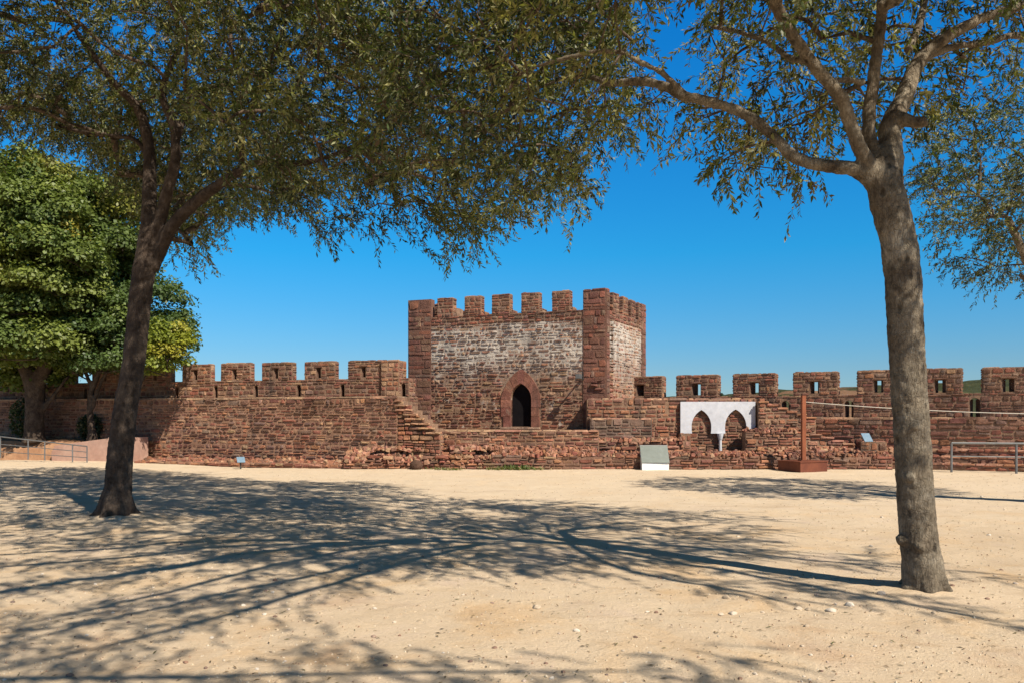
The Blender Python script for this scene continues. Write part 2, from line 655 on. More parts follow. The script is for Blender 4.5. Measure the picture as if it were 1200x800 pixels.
# hills beyond the ramparts
hm = MB()
prof = [(300, 470), (560, 470), (680, 463), (760, 466), (850, 462), (905, 457), (950, 458), (985, 452), (1040, 451), (1090, 450), (1140, 445), (1200, 449), (1300, 444), (1500, 450), (1800, 462)]
D0 = 620.0
rows = 26
cols = 190
hv, hf = [], []
for j in range(rows):
    s = j / (rows - 1)
    for i in range(cols):
        px = -600 + 2700 * i / (cols - 1)
        if px <= prof[0][0]:
            py = 470
        else:
            py = prof[-1][1]
            for (a, b), (c, d) in zip(prof, prof[1:]):
                if a <= px <= c:
                    py = b + (d - b) * (px - a) / (c - a)
                    break
        crest = zat(py, D0)
        dd = D0 - 260 + 420 * s
        prof_s = math.sin(min(1.0, s / .62) * math.pi / 2) if s < .62 else math.cos((s - .62) / .38 * math.pi / 2)
        x = (px - 600) * D0 / F_PX
        z = crest * max(0, prof_s) - 1.0 + 3.0 * fbm(x, dd, .03) * prof_s + 1.6 * abs(fbm(x, dd, .16)) * prof_s
        hv.append((x, dd, z))
for j in range(rows - 1):
    for i in range(cols - 1):
        hf.append((j * cols + i, j * cols + i + 1, (j + 1) * cols + i + 1, (j + 1) * cols + i))
hm.v, hm.f = hv, hf
hills = hm.build("hills", M['hill'], smooth=True)
hills["kind"] = "structure"

# ------------------------------------------------------------------ stone colours
def mixc(a, b, t):
    return tuple(x + (y - x) * t for x, y in zip(a, b))


PURPLE, RED, BROWN, ORANGE, TAN, GREY, PINK = (.165, .082, .066), (.25, .105, .072), (.17, .105, .075), (.36, .185, .105), (.38, .265, .165), (.20, .150, .12), (.40, .23, .16)
MORTAR = (.25, .175, .12)


def pal_w(weights):
    cols = list(weights.keys())
    ws = list(weights.values())
    return lambda u, v: jit(rng.choices(cols, ws)[0], .22)


def pal_rubble(u, v):
    return jit(rng.choices([PURPLE, RED, BROWN, ORANGE, TAN, GREY], [3, 4, 4, 2, 1.4, 1.4])[0], .25)


def pal_left(u, v):
    lo = max(0, min(1, (1.0 - v) / .7))          # more orange stones in the lower courses
    band = 1.0 if v > 1.95 else 0.0              # dark course band under the walkway
    patch = noise.noise(Vector((u * .45, v * .9, 2.0)))
    w = [2.6 + 3 * band + 2 * max(0, patch), 2.4 + lo, 4.5 + 2 * band, 1.0 + 3.2 * lo, (1.5 + 4 * max(0, -patch)) * (1 - band) + .3, 2.0]
    return jit(rng.choices([PURPLE, RED, BROWN, ORANGE, TAN, GREY], w)[0], .25)


pal_merlon = pal_w({BROWN: 4, RED: 2.4, GREY: 2, TAN: 1.1, PURPLE: 2.4, ORANGE: .9})
pal_dark = pal_w({PURPLE: 3, BROWN: 4, GREY: 2.2, RED: 1.6})
pal_quoin = pal_w({PURPLE: 4, RED: 1.4, BROWN: 3, GREY: 1})
pal_side = pal_w({ORANGE: 3, TAN: 3, RED: 2, PINK: 2, BROWN: 1})
pal_low = pal_w({RED: 3.5, ORANGE: 3, BROWN: 3, PINK: 1.5, PURPLE: 2, TAN: .8})
pal_pink = pal_w({PINK: 4, ORANGE: 2.5, TAN: 2, RED: 1.5})
pal_cope = pal_w({TAN: 3, PINK: 2, BROWN: 2, GREY: 1.5})


def faces_of_block(mb, F, ua, ub, v0, v1, nf, nb, pal, rh, sw, prot, holes=(), sides="flrt", n_rough=1.0):
    """masonry on the front / left / right / top of the block between depths nf (front) and nb (back) of frame F"""
    if "f" in sides:
        masonry(mb, F, ua, ub, v0, v1, pal, rh, sw, prot, holes, n0=nf, rough=n_rough)
    if "r" in sides:
        Fr = Frame(F.P(ub, 0, nf), -F.N)
        masonry(mb, Fr, 0, nf - nb, v0, v1, pal, rh, sw, prot, rough=n_rough)
    if "l" in sides:
        Fl = Frame(F.P(ua, 0, nb), F.N)
        masonry(mb, Fl, 0, nf - nb, v0, v1, pal, rh, sw, prot, rough=n_rough)
    if "t" in sides:
        Ft = Frame(F.P(ua, v1, nf), F.U, -F.N)
        masonry(mb, Ft, 0, ub - ua, 0, nf - nb, pal_cope, .3, (.25, .5), (.01, .035), rough=n_rough)


def merlon(parent, F, ua, ub, v0, v1, nf, nb, pal=pal_merlon, hole=None, slit=.05, rh=.125, sw=(.14, .36), prot=(.010, .032)):
    mb = MB()
    if hole:
        ha, hb, hc, hd = hole
        box(mb, F, ua, ha, v0, v1, nb, nf, MORTAR)
        box(mb, F, hb, ub, v0, v1, nb, nf, MORTAR)
        box(mb, F, ha, hb, v0, hc, nb, nf, MORTAR)
        box(mb, F, ha, hb, hd, v1, nb, nf, MORTAR)
        um = (ha + hb) / 2
        # the loophole narrows to a slit on the outer side
        nm = nb + (nf - nb) * .45
        prism_splay(mb, F, ha, um - slit / 2, hc, hd, nb, nf, -1)
        prism_splay(mb, F, um + slit / 2, hb, hc, hd, nb, nf, 1)
        hl = [lambda v: (ha - .01, hb + .01) if hc - .02 < v < hd + .02 else None]
    else:
        box(mb, F, ua, ub, v0, v1, nb, nf, MORTAR)
        hl = []
    faces_of_block(mb, F, ua, ub, v0, v1, nf, nb, pal, rh, sw, prot, hl)
    if hole:      # lintel and jamb stones round the opening
        stone(mb, F, ha - .07, hb + .07, hd + .004, hd + .085, nf, .04, jit(BROWN), .5)
    return mb.build("merlon", M['stone'], parent)


def prism_splay(mb, F, a, b, v0, v1, nb, nf, side):
    """wedge that closes a splayed opening: full width at the back, nothing at the front"""
    if side < 0:
        tri = [(a, nb + .002), (b, nb + .002), (b, nb + .06), (a, nf - .03)]
    else:
        tri = [(a, nb + .002), (b, nb + .002), (b, nf - .03), (a, nb + .06)]
    col = (.14, .09, .065)
    top = [F.P(u, v1, n) for u, n in tri]
    bot = [F.P(u, v0, n) for u, n in tri]
    for i in range(4):
        k = (i + 1) % 4
        mb.face([bot[i], bot[k], top[k], top[i]], col)


def pointed(w, rise, n=8):
    """right half then left half of a pointed arch: from (w,0) over (0,rise) to (-w,0)"""
    c = (rise * rise - w * w) / (2 * w)
    rad = w + c
    a1 = math.asin(min(1, rise / rad))
    right = [(-c + rad * math.cos(a1 * i / n), rad * math.sin(a1 * i / n)) for i in range(n + 1)]
    right[-1] = (0.0, rise)
    return right + [(-x, y) for x, y in reversed(right[:-1])]


def parapet(parent, F, ua, ub, v0, v1, nf, nb, holes, pal=pal_merlon, name="parapet"):
    """parapet wall with arched loopholes; holes: (ua,ub,top)"""
    mb = MB()
    u = ua
    hl = []
    for (a, b, t) in sorted(holes):
        box(mb, F, u, a, v0, v1, nb, nf, MORTAR)
        w = (b - a) / 2
        spring = t - w * .95
        arch = [((a + b) / 2 + x, spring + y) for x, y in pointed(w, w * 1.02, 5)]
        poly = [(b, v1), (a, v1)] + list(reversed(arch))
        prism(mb, F, poly, nb, nf, MORTAR)
        m_ = (a + b) / 2
        prism_splay(mb, F, a, m_ - .04, v0, t - .03, nb, nf, -1)
        prism_splay(mb, F, m_ + .04, b, v0, t - .03, nb, nf, 1)
        hl.append(lambda v, a=a, b=b, t=t, w=w, s=spring: None if v > t + .01 else ((a - .005, b + .005) if v < s else ((a + b) / 2 - w * math.sqrt(max(0, 1 - ((v - s) / (w * 1.02 + .01)) ** 2)) - .005, (a + b) / 2 + w * math.sqrt(max(0, 1 - ((v - s) / (w * 1.02 + .01)) ** 2)) + .005)))
        u = b
    box(mb, F, u, ub, v0, v1, nb, nf, MORTAR)
    masonry(mb, F, ua, ub, v0, v1, pal, .13, (.15, .4), (.010, .034), hl, n0=nf)
    Ft = Frame(F.P(ua, v1, nf), F.U, -F.N)
    masonry(mb, Ft, 0, ub - ua, 0, nf - nb, pal_cope, .3, (.3, .6), (.004, .02))
    return mb.build(name, M['stone'], parent)


# ------------------------------------------------------------------ left curtain wall
FLW = frame_px((163, 29.6), (481, 26.5))
LEDGE_L = 2.42
u_l = FLW.u_at(-170)
u_r = FLW.u_at(466)
wl = thing("curtain_wall", "long brown stone battlement wall left of the square tower, with staircase at its end", "castle wall", FLW.P((FLW.u_at(165) + u_r) / 2, 0, -.6))
mb = MB()
box(mb, FLW, u_l, u_r, -.3, LEDGE_L - .06, -1.7, 0, (.275, .178, .12))
masonry(mb, FLW, u_l, u_r, 0, LEDGE_L - .07, pal_left, .125, (.13, .40), (.008, .050), rough=1.6, gap=.016)
mb.build("wall_face", M['stone'], wl)
mb = MB()
Ft = Frame(FLW.P(u_l, LEDGE_L - .06, .05), FLW.U, -FLW.N)
box(mb, FLW, u_l, u_r, LEDGE_L - .058, LEDGE_L - .02, -1.0, .02, (.33, .25, .17))
masonry(mb, Ft, 0, u_r - u_l, 0, 1.0, pal_cope, .32, (.35, .8), (.045, .06))
mb.build("walkway_ledge", M['stone'], wl)
NPF, NPB = -.8, -1.32
m_px = [(-95, -62), (-48, -14), (2, 38), (55, 91), (108, 145), (166, 205), (213.7, 252), (259, 298.7), (307, 348), (357, 398), (408, 447.5)]
h_px = [(v_, ) for v_ in (205, 251, 298.5, 348.5, 399.5)]
sill_l, top_l = 3.04, 3.665
hs_ = []
for px in (-55, -5, 47, 100, 156, 207, 252.8, 300.0, 350, 401.2, 472.5):
    u = FLW.u_at(px, NPF)
    hs_.append((u - .075, u + .085, 2.86))
up_e = FLW.u_at(479.5, NPF)
parapet(wl, FLW, u_l, up_e, LEDGE_L, sill_l, NPF, NPB, hs_)
for i, (a, b) in enumerate(m_px):
    ua, ub = FLW.u_at(a, NPF), FLW.u_at(b - 5 if b < 447 else b, NPF)
    c = ua + (ub - ua) * .46
    w = ub - ua
    merlon(wl, FLW, ua, ub, sill_l + .004, top_l + rng.uniform(-.015, .02), NPF, NPF - .25, hole=(c - .085, c + .085, sill_l + .06, sill_l + .42), slit=.035)
# (return block)
# return block between the last merlon and the tower
mb = MB()
ua, ub = FLW.u_at(448.3, NPF), FLW.u_at(467.5, NPF + .10)
box(mb, FLW, ua, ub, LEDGE_L, top_l - .01, NPB, NPF + .10, MORTAR)
faces_of_block(mb, FLW, ua, ub, LEDGE_L, top_l - .01, NPF + .10, NPB, pal_w({TAN: 3, BROWN: 3, ORANGE: 2, RED: 2}), .14, (.16, .36), (.01, .03))
masonry(mb, Frame(FLW.P(up_e, 0, NPF), -FLW.N), 0, NPF - NPB, LEDGE_L, sill_l, pal_merlon, .13, (.15, .3), (.01, .03))
mb.build("return_block", M['stone'], wl)

# stairs beside the tower
FST = FLW
mb = MB()
nst = 8
us0, us1 = FST.u_at(466), FST.u_at(516)
ds = (us1 - us0) / nst


def stair_top(u):
    return LEDGE_L - (LEDGE_L - 1.2) * min(nst, max(0, math.ceil((u - us0) / ds))) / nst


for i in range(nst):
    a2 = us0 + ds * (i + 1)
    zt_ = stair_top(a2 - ds / 2)
    box(mb, FST, us0 + .002, a2, .2, zt_ - .03, -.78, -.02, MORTAR)
    a1 = max(us0 - .1, a2 - rng.uniform(.45, .7))
    u = a1
    while u < a2 - .05:
        w = min(rng.uniform(.2, .4), a2 - u)
        stone(mb, FST, u, u + w, zt_ - .06, zt_ + .012, 0, rng.uniform(.06, .09), jit(mixc(TAN, PINK, .3), .14), .6)
        u += w
box(mb, FST, us0 + .002, up_e + .02, .2, LEDGE_L - .01, -1.5, -.782, MORTAR)
masonry(mb, FST, us0, us1, .3, LEDGE_L - .06, lambda u, v: jit(rng.choices([BROWN, TAN, ORANGE, RED], [3, 2, 2, 2])[0], .2), .125, (.15, .42), (.01, .045), top=lambda u: stair_top(u) - .04)
masonry(mb, Frame(FLW.P(us1, 0, -.02), -FLW.N), 0, .76, .3, 1.24, pal_low, .125, (.15, .42), (.01, .03))
masonry(mb, Frame(FLW.P(up_e + .02, 0, -.782), -FLW.N), 0, .7, .9, LEDGE_L - .01, pal_left, .125, (.15, .42), (.01, .03))
masonry(mb, FST, us1, us1 + .6, .3, 1.2, pal_low, .125, (.15, .42), (.01, .045), n0=-.3)
mb.build("stair", M['stone'], wl)

# ------------------------------------------------------------------ tower
Lc, Rc = Vector((xat(479, 31.8), 31.8, 0)), Vector((xat(710, 29.0), 29.0, 0))
Bc = Vector((xat(756, 33.1), 33.1, 0))
Dc = Lc + (Bc - Rc)
FT = Frame(Lc, Rc - Lc)
FS = Frame(Rc, Bc - Rc)
FB = Frame(Bc, Dc - Bc)
FW = Frame(Dc, Lc - Dc)
WT = (Rc - Lc).length
WS = (Bc - Rc).length
tw = thing("castle_tower", "square red sandstone tower with battlements and dark pointed doorway", "castle tower", (Lc + Rc + Bc + Dc) / 4)
SILL, TOP, BASE = 5.62, 6.36, 1.26
ud = FT.u_at(610.7)
dd = FT.d_at(610.7)
dw = 13.0 * dd / F_PX
z_sill = zat(498.7, dd)
z_spr = zat(467.5, dd)
z_apex = zat(448.8, dd)
ow = 25.0 * dd / F_PX
o_rise = zat(432.0, dd) - z_spr
inner = [(ud + x, z_spr + y) for x, y in pointed(dw, z_apex - z_spr, 7)]
outer = [(ud + x * .72 + (ow * (1 - y / o_rise) * (1 if x >= 0 else -1)) * .28, z_spr + y) for x, y in pointed(ow, o_rise, 7)]
mb = MB()
Z0 = .2
hole_poly = [(0, Z0), (ud - dw, Z0), (ud - dw, z_sill)] + list(reversed(inner))[0:] + [(ud + dw, z_sill), (ud + dw, Z0), (WT, Z0), (WT, SILL - .35), (0, SILL - .35)]
prism(mb, FT, hole_poly, -.8, 0, MORTAR)
box(mb, FT, ud - dw + .001, ud + dw - .001, Z0, z_sill - .02, -.8, -.02, MORTAR)
box(mb, FS, .8, WS, Z0, SILL - .35, -.8, 0, (.36, .27, .19))
box(mb, FB, .8, WT, Z0, SILL - .35, -.8, 0, MORTAR)
box(mb, FW, .8, WS - .8, Z0, SILL - .35, -.8, 0, MORTAR)
# floor of the roof terrace
p4 = [Lc, Rc, Bc, Dc]
cen = (Lc + Rc + Bc + Dc) / 4
rf = [p + (cen - p) * .1 for p in p4]
mb.face([Vector((p.x, p.y, SILL - .36)) for p in rf], MORTAR)
mb.face([Vector((p.x, p.y, SILL - .52)) for p in reversed(rf)], MORTAR)


def door_hole(v):
    if v < z_spr:
        return (ud - ow, ud + ow)
    y = v - z_spr
    if y > o_rise:
        return None
    c = (o_rise ** 2 - ow ** 2) / (2 * ow)
    x = math.sqrt(max(0, (ow + c) ** 2 - y * y)) - c
    return (ud - x, ud + x)


def pal_tower(u, v):
    c = pal_tower_(u, v)
    return (*c, rng.choice((0.0, 0.0, .35, .9, 1.0)))


def pal_tower_(u, v):
    if v > 5.15:
        return jit(rng.choices([PURPLE, RED, BROWN, GREY], [3, 3, 3, 1.5])[0], .22)
    return jit(rng.choices([PURPLE, RED, BROWN, ORANGE, TAN, GREY], [3, 3.4, 3, 1.8, 2.2, 1.6])[0], .28)


qa, qb = FT.u_at(505.5), FT.u_at(683.5)
masonry(mb, FT, qa, qb, BASE, SILL - .35, pal_tower, .135, (.12, .42), (.002, .05), [door_hole], rough=1.9, gap=.016)
masonry(mb, FS, .3, WS - .5, BASE, SILL - .35, lambda u, v: (*pal_side(u, v), rng.choice((0.0, .5, .9, 1.0))), .14, (.12, .36), (.002, .04), rough=1.7, gap=.014)
masonry(mb, FW, 0, WS, BASE, SILL - .35, pal_tower, .2, (.25, .5), (.01, .04))
mb.build("tower_wall", M['lime_stone'], tw)

# quoins: smoother dressed stones, slightly proud; one part per corner
for kq, arms in enumerate((((FT, 0, qa), (FW, WS - .5, WS)), ((FT, qb, WT), (FS, 0, .32)), ((FS, WS - .55, WS), (FB, 0, .5)))):
    mb = MB()
    for (F, a, b) in arms:
        box(mb, F, a, b, BASE - .3, TOP - .02, -.3, .030, (.17, .10, .075))
        masonry(mb, F, a, b, BASE - .1, TOP + (.04 if kq == 1 else -.02), pal_quoin, .21, (.22, .62), (.004, .03), n0=.030, gap=.006, rough=1.1)
    if kq == 1:      # eroded lower courses
        for k in range(9):
            u = rng.uniform(qb + .05, WT - .25)
            v = rng.uniform(1.5, 3.0)
            stone(mb, FT, u, u + rng.uniform(.2, .45), v, v + rng.uniform(.08, .16), .05, rng.uniform(.05, .10), jit(PURPLE), 1.6)
    mb.build("quoin", M['stone'], tw)

# upper parapet course and merlons
mb = MB()
for (F, W) in ((FT, WT), (FS, WS), (FB, WT), (FW, WS)):
    box(mb, F, .002, W - .002, SILL - .352, SILL, -.55, -.004, MORTAR)
    masonry(mb, F, .0, W, SILL - .34, SILL + .01, pal_tower, .13, (.15, .4), (.012, .04), rough=1.3)
    Ft_ = Frame(F.P(0, SILL, 0), F.U, -F.N)
    masonry(mb, Ft_, 0, W, 0, .55, pal_cope, .28, (.25, .5), (.006, .03))
mb.build("parapet", M['stone'], tw)
pal_tm = pal_w({PURPLE: 2.5, RED: 4, BROWN: 3, ORANGE: 1.2, GREY: 1})
for (a, b, t) in ((512.5, 535.5, 349.5), (544.5, 568.5, 347), (576.5, 602, 345), (611, 636.5, 343), (647, 672.5, 340.8)):
    ua, ub = FT.u_at(a), FT.u_at(b - 4.5)
    merlon(tw, FT, ua, ub, SILL + .002, FT.z_at((a + b) / 2, t), 0, -.32, pal_tm, None, prot=(.01, .03))
for (a, b) in ((718.8, 725.6), (730.6, 736.0), (740.2, 744.6), (749.0, 756)):
    ua, ub = FS.u_at(a), FS.u_at(b)
    merlon(tw, FS, ua, min(ub, WS), SILL + .002, TOP - .02, 0, -.18, pal_w({RED: 3, BROWN: 3, PURPLE: 2, ORANGE: 1}), None)
for k in range(6):
    ua = .25 + k * (WT - .9) / 5.3
    merlon(tw, FB, ua, ua + .78, SILL + .002, TOP - .02, 0, -.55, pal_tm, None)
for k in range(4):
    ua = .15 + k * (WS - .9) / 3.2
    merlon(tw, FW, ua, min(ua + .8, WS - .3), SILL + .002, TOP - .02, 0, -.55, pal_tm, None)

# pointed door surround of dressed pink stones
mb = MB()
DS = (.215, .108, .082)
n_in, n_out = inner, outer
kk = len(inner)
for i in range(0, kk - 1, 2):
    j = min(i + 2, kk - 1)
    mid = i + 1 if j - i == 2 else i
    quad = [n_in[j]] + ([n_in[mid]] if mid != i else []) + [n_in[i], n_out[i]] + ([n_out[mid]] if mid != i else []) + [n_out[j]]
    cx = sum(q[0] for q in quad) / len(quad)
    cy = sum(q[1] for q in quad) / len(quad)
    quad = [(cx + (x - cx) * .985, cy + (y - cy) * .985) for x, y in quad]
    prism(mb, FT, list(reversed(quad)), -.45, .05 + rng.uniform(0, .012), jit(DS, .12))
for sgn in (-1, 1):
    v = z_sill - .04
    for h in (.40, .34, .42):
        v2 = min(v + h, z_spr)
        a, b = sorted((ud + sgn * dw, ud + sgn * (ow - rng.uniform(0, .12))))
        if v2 - v > .05:
            box(mb, FT, a, b, v + .006, v2 - .006, -.45, .045 + rng.uniform(0, .012), jit(DS, .14))
        v = v2
box(mb, FT, ud - ow * .95, ud + ow * .95, z_sill - .10, z_sill - .035, -.5, .16, (.36, .27, .2))
sur = mb.build("door_surround", M['stone'], tw)
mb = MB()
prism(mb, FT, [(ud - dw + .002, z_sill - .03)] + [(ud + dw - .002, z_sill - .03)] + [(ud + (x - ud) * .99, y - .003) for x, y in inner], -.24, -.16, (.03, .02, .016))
mb.build("doorway_dark", M['doorway_shade'], tw)  # near-black sheet across the opening stands in for the shade inside

# iron lamp bracket on the tower front
ub_ = FT.u_at(689.5 - 6)
zb_ = FT.z_at(683, 441)
lampo = thing("wall_lamp", "small iron lamp on a bracket fixed right of the tower doorway", "lamp", FT.P(ub_, zb_, .08))
mb = MB()
box(mb, FT, ub_ - .03, ub_ + .03, zb_ - .12, zb_ + .12, .05, .09, (.05, .05, .05))
box(mb, FT, ub_ - .018, ub_ + .018, zb_ - .018, zb_ + .018, .09, .55, (.05, .05, .05))
mb.build("bracket", M['dark_steel'], lampo)
mb = MB()
box(mb, FT, ub_ - .10, ub_ + .10, zb_ - .10, zb_ + .06, .55, .70, (.2, .2, .2))
box(mb, FT, ub_ - .085, ub_ + .085, zb_ - .085, zb_ + .045, .702, .72, (.2, .2, .2))
mb.build("lamp_head", M['steel'], lampo)

# ------------------------------------------------------------------ terrace in front of the tower
FTE = frame_px((480, 26.8), (700, 26.8))
ta, tb = FTE.u_at(478), FTE.u_at(702)
pw = thing("retaining_wall", "low terrace wall directly below the tower doorway, with flat pale coping", "stone wall", FTE.P((ta + tb) / 2, 0, -1))
mb = MB()
box(mb, FTE, ta, tb, 0, 1.24, -6.0, 0, (.27, .18, .12))
masonry(mb, FTE, ta, tb, .3, 1.22, lambda u, v: pal_low(u, v) if rng.random() < .55 else pal_dark(u, v), .14, (.16, .44), (.01, .045))
mb.build("wall_face", M['stone'], pw)
mb = MB()
Ft = Frame(FTE.P(ta, 1.24, .06), FTE.U, -FTE.N)
masonry(mb, Ft, 0, tb - ta, 0, .9, pal_w({TAN: 4, PINK: 2, GREY: 1}), .3, (.3, .7), (.02, .035))
mb.build("coping", M['stone'], pw)

# ------------------------------------------------------------------ lower ruined walls
def heap(mb, F, ua, ub, n0, n1, zf, zb, pal, seed=0, du=.16, dn=.14):
    """a bank of rubble between depths n0 (front, height zf) and n1 (back, height zb): rough surface of broken stones"""
    nu = max(2, int((ub - ua) / du))
    nn = max(2, int(abs(n1 - n0) / dn))
    g = {}
    for i in range(nu + 1):
        for j in range(nn + 1):
            u = ua + (ub - ua) * i / nu
            s = j / nn
            z = zf + (zb - zf) * s + .05 * fbm(u + seed, s * 3, 1.9) + rng.uniform(-.03, .03)
            g[i, j] = F.P(u + rng.uniform(-.05, .05), max(.0, z), n0 + (n1 - n0) * s + rng.uniform(-.04, .04))
    for i in range(nu):
        for j in range(nn):
            c = pal(0, 0)
            mb.face([g[i, j], g[i + 1, j], g[i + 1, j + 1]], c)
            mb.face([g[i, j], g[i + 1, j + 1], g[i, j + 1]], mixc(c, pal(0, 0), .5))
            for q in range(2):
                a = rng.uniform(0, 6.28)
                w, h = rng.uniform(.07, .26), rng.uniform(.06, .16)
                o = g[i, j] + (g[i + 1, j + 1] - g[i, j]) * rng.random()
                Fs = Frame(o, (math.cos(a), math.sin(a), rng.uniform(-.35, .35)), (-math.sin(a), math.cos(a), rng.uniform(-.35, .35)))
                stone(mb, Fs, -w / 2, w / 2, -h / 2, h / 2, 0, rng.uniform(.03, .11), pal(0, 0), 1.8)


# footing along the left wall
FFO = frame_px((165, 27.7), (425, 26.1))
fw = thing("footing", "thin orange stone footing along the foot of the left battlement wall", "stone footing", FFO.P(FFO.u_at(300), 0, 0))
mb = MB()
fa, fb = FFO.u_at(160), FFO.u_at(432)
box(mb, FFO, fa, fb, -.2, .16, -1.4, 0, (.34, .2, .13))
masonry(mb, FFO, fa, fb, 0, .17, pal_w({ORANGE: 4, RED: 4, PINK: 1, TAN: 1, BROWN: 1.5}), .085, (.15, .5), (.01, .07), rough=1.3)
heap(mb, FFO, fa, fb, .0, -1.2, .13, .20, pal_w({ORANGE: 3, PINK: 1.2, RED: 3, BROWN: 2, TAN: 1}), 3, .26, .22)
mb.build("footing_stones", M['stone'], fw)

# rubble bank left of centre
FRB = frame_px((405, 26.1), (590, 26.0))
rb_ = thing("rubble_bank", "pinkish bank of broken masonry below the staircase, behind a dark stone drum", "rubble", FRB.P(FRB.u_at(500), 0, -.3))
mb = MB()
ra, rb2 = FRB.u_at(402), FRB.u_at(588)
box(mb, FRB, ra, rb2, -.2, .16, -1.2, -.02, (.3, .18, .12))
tp = lambda u: .14 + .42 * min(1, max(0, (u - ra) / 1.2)) * (.75 + .25 * math.sin(u * 2.1))
masonry(mb, FRB, ra, rb2, 0, .56, pal_low, .12, (.15, .45), (.01, .10), top=tp, rough=1.7, miss=.06)
heap(mb, FRB, ra, rb2, .02, -.75, .18, .62, pal_pink, 5)
heap(mb, FRB, ra + .9, rb2, -.3, -.9, .60, .72, pal_pink, 8)
mb.build("rubble", M['stone'], rb_)

# long low wall in front
FL0 = frame_px((578, 26.0), (1052, 25.75))
lw = thing("low_wall", "long low dark stone wall along the sand right of centre, behind the white slanted board", "stone wall", FL0.P(FL0.u_at(800), 0, -.2))
mb = MB()
la, lb = FL0.u_at(576), FL0.u_at(1046)
box(mb, FL0, la, lb, -.2, .41, -1.4, 0, (.22, .14, .10))
tpl = lambda u: .40 + .05 * math.sin(u * 3.1) + .04 * math.sin(u * 7.7)
masonry(mb, FL0, la, lb, 0, .46, lambda u, v: pal_dark(u, v) if rng.random() < .55 else pal_low(u, v), .13, (.18, .5), (.015, .07), top=tpl, rough=1.4)
heap(mb, FL0, la, FL0.u_at(700), .0, -.75, .42, .68, pal_w({PINK: 3, ORANGE: 3, RED: 2, BROWN: 1}), 9)
heap(mb, FL0, FL0.u_at(700), lb, .0, -1.3, .42, .47, pal_low, 12)
mb.build("wall_stones", M['stone'], lw)

# ------------------------------------------------------------------ right curtain wall
FRW = frame_px((729, 32.1), (1205, 25.6))       # plane of the parapet's inner face
wr = thing("curtain_wall", "dark stone battlement wall running right of the tower behind the white arch panel", "castle wall", FRW.P(FRW.u_at(980), 0, -.3))
LEDGE_R, SILL_R = 1.70, 2.48
ra_, rb_2 = FRW.u_at(727), FRW.u_at(1420)
hr = []
for (a, b, py) in ((779, 784, 471), (915.5, 925.5, 469.5), (989.5, 1000.5, 469), (1063, 1073, 468), (1136, 1149, 466), (1217, 1229, 465)):
    hr.append((FRW.u_at(a), FRW.u_at(b), FRW.z_at((a + b) / 2, py)))
parapet(wr, FRW, ra_, rb_2, LEDGE_R, SILL_R, 0, -.5, hr, pal_dark)
mer = [((729.5, 776), (746, 755), 441, .03), ((792.5, 841), (811, 821), 439.3, .12), ((859, 909), (879, 889.5), 437.5, .12), ((929.5, 982), (949, 960), 435.5, .12),
       ((1004.5, 1055), (1024, 1035), 433.3, .12), ((1077, 1128), (1095.5, 1108.5), 431.5, .12), ((1151, 1206), (1174.5, 1189), 430, .10), ((1230, 1288), (1252, 1267), 428, .10), ((1312, 1372), (1335, 1350), 427, .1)]
for (a, b), (c, d), t, sl in mer:
    ua, ub = FRW.u_at(a), FRW.u_at(b)
    zt = FRW.z_at((a + b) / 2, t)
    hb_ = SILL_R + .075 if c < 1090 else SILL_R + .04
    merlon(wr, FRW, ua, ub, SILL_R + .002, zt, 0, -.5, pal_merlon, (FRW.u_at(c), FRW.u_at(d), hb_, hb_ + .43), sl)
NF = .55
mb = MB()
w0 = FRW.u_at(930, NF)
box(mb, FRW, ra_, rb_2, -.3, LEDGE_R - .05, -.9, 0, MORTAR)
box(mb, FRW, w0, rb_2, -.3, LEDGE_R - .05, 0.002, NF, MORTAR)
masonry(mb, FRW, w0, rb_2, 0, LEDGE_R - .05, lambda u, v: pal_dark(u, v) if v > .8 else pal_rubble(u, v), .17, (.25, .6), (.01, .045), n0=NF)
mb.build("wall_face", M['stone'], wr)
mb = MB()
Ft = Frame(FRW.P(w0, LEDGE_R - .05, NF + .05), FRW.U, -FRW.N)
masonry(mb, Ft, 0, rb_2 - w0, 0, NF + .04, pal_cope, .3, (.35, .8), (.04, .06))
mb.build("walkway_ledge", M['stone'], wr)

# inner wall behind the arch panel, ending in steps
FRM = frame_px((690, 28.1), (950, 27.7))
iw = thing("inner_wall", "brown stone wall holding the white arch panel, stepping down at its right end", "stone wall", FRM.P(FRM.u_at(820), 0, -.5))
ia, ib = FRM.u_at(688), FRM.u_at(952)
u890 = FRM.u_at(886)


def step_top(u):
    if u < u890:
        return 2.36
    s = (u - u890) / (ib - u890)
    return 2.36 - .66 * math.ceil(s * 6) / 6


mb = MB()
box(mb, FRM, ia, u890, -.2, 2.33, -2.4, 0, MORTAR)
for i in range(6):
    a = u890 + (ib - u890) * i / 6
    b = u890 + (ib - u890) * (i + 1) / 6
    box(mb, FRM, a, b, -.2, step_top((a + b) / 2) - .03, -.8, .36, MORTAR)
    stone(mb, FRM, a - .03, b + .02, step_top((a + b) / 2) - .07, step_top((a + b) / 2) + .01, .36, .07, jit(ORANGE), .8)
slot = lambda v: (FRM.u_at(780.5), FRM.u_at(783.5)) if 1.85 < v < 2.2 else None
pal_in =  lambda u, v: jit(rng.choices([BROWN, RED, ORANGE, PURPLE, TAN], [4, 3, 1.6, 2, .6])[0], .24)
masonry(mb, FRM, u890, ib, .3, 2.34, pal_in, .13, (.16, .42), (.01, .06), (), top=step_top, n0=.36, rough=1.4)
masonry(mb, FRM, ia, u890, .3, 2.34, lambda u, v: jit(rng.choices([BROWN, RED, ORANGE, PURPLE, TAN], [4, 3, 1.6, 2, .6])[0], .24), .13, (.16, .42), (.01, .05), [slot], top=step_top)
Ft = Frame(FRM.P(ia, 2.33, .04), FRM.U, -FRM.N)
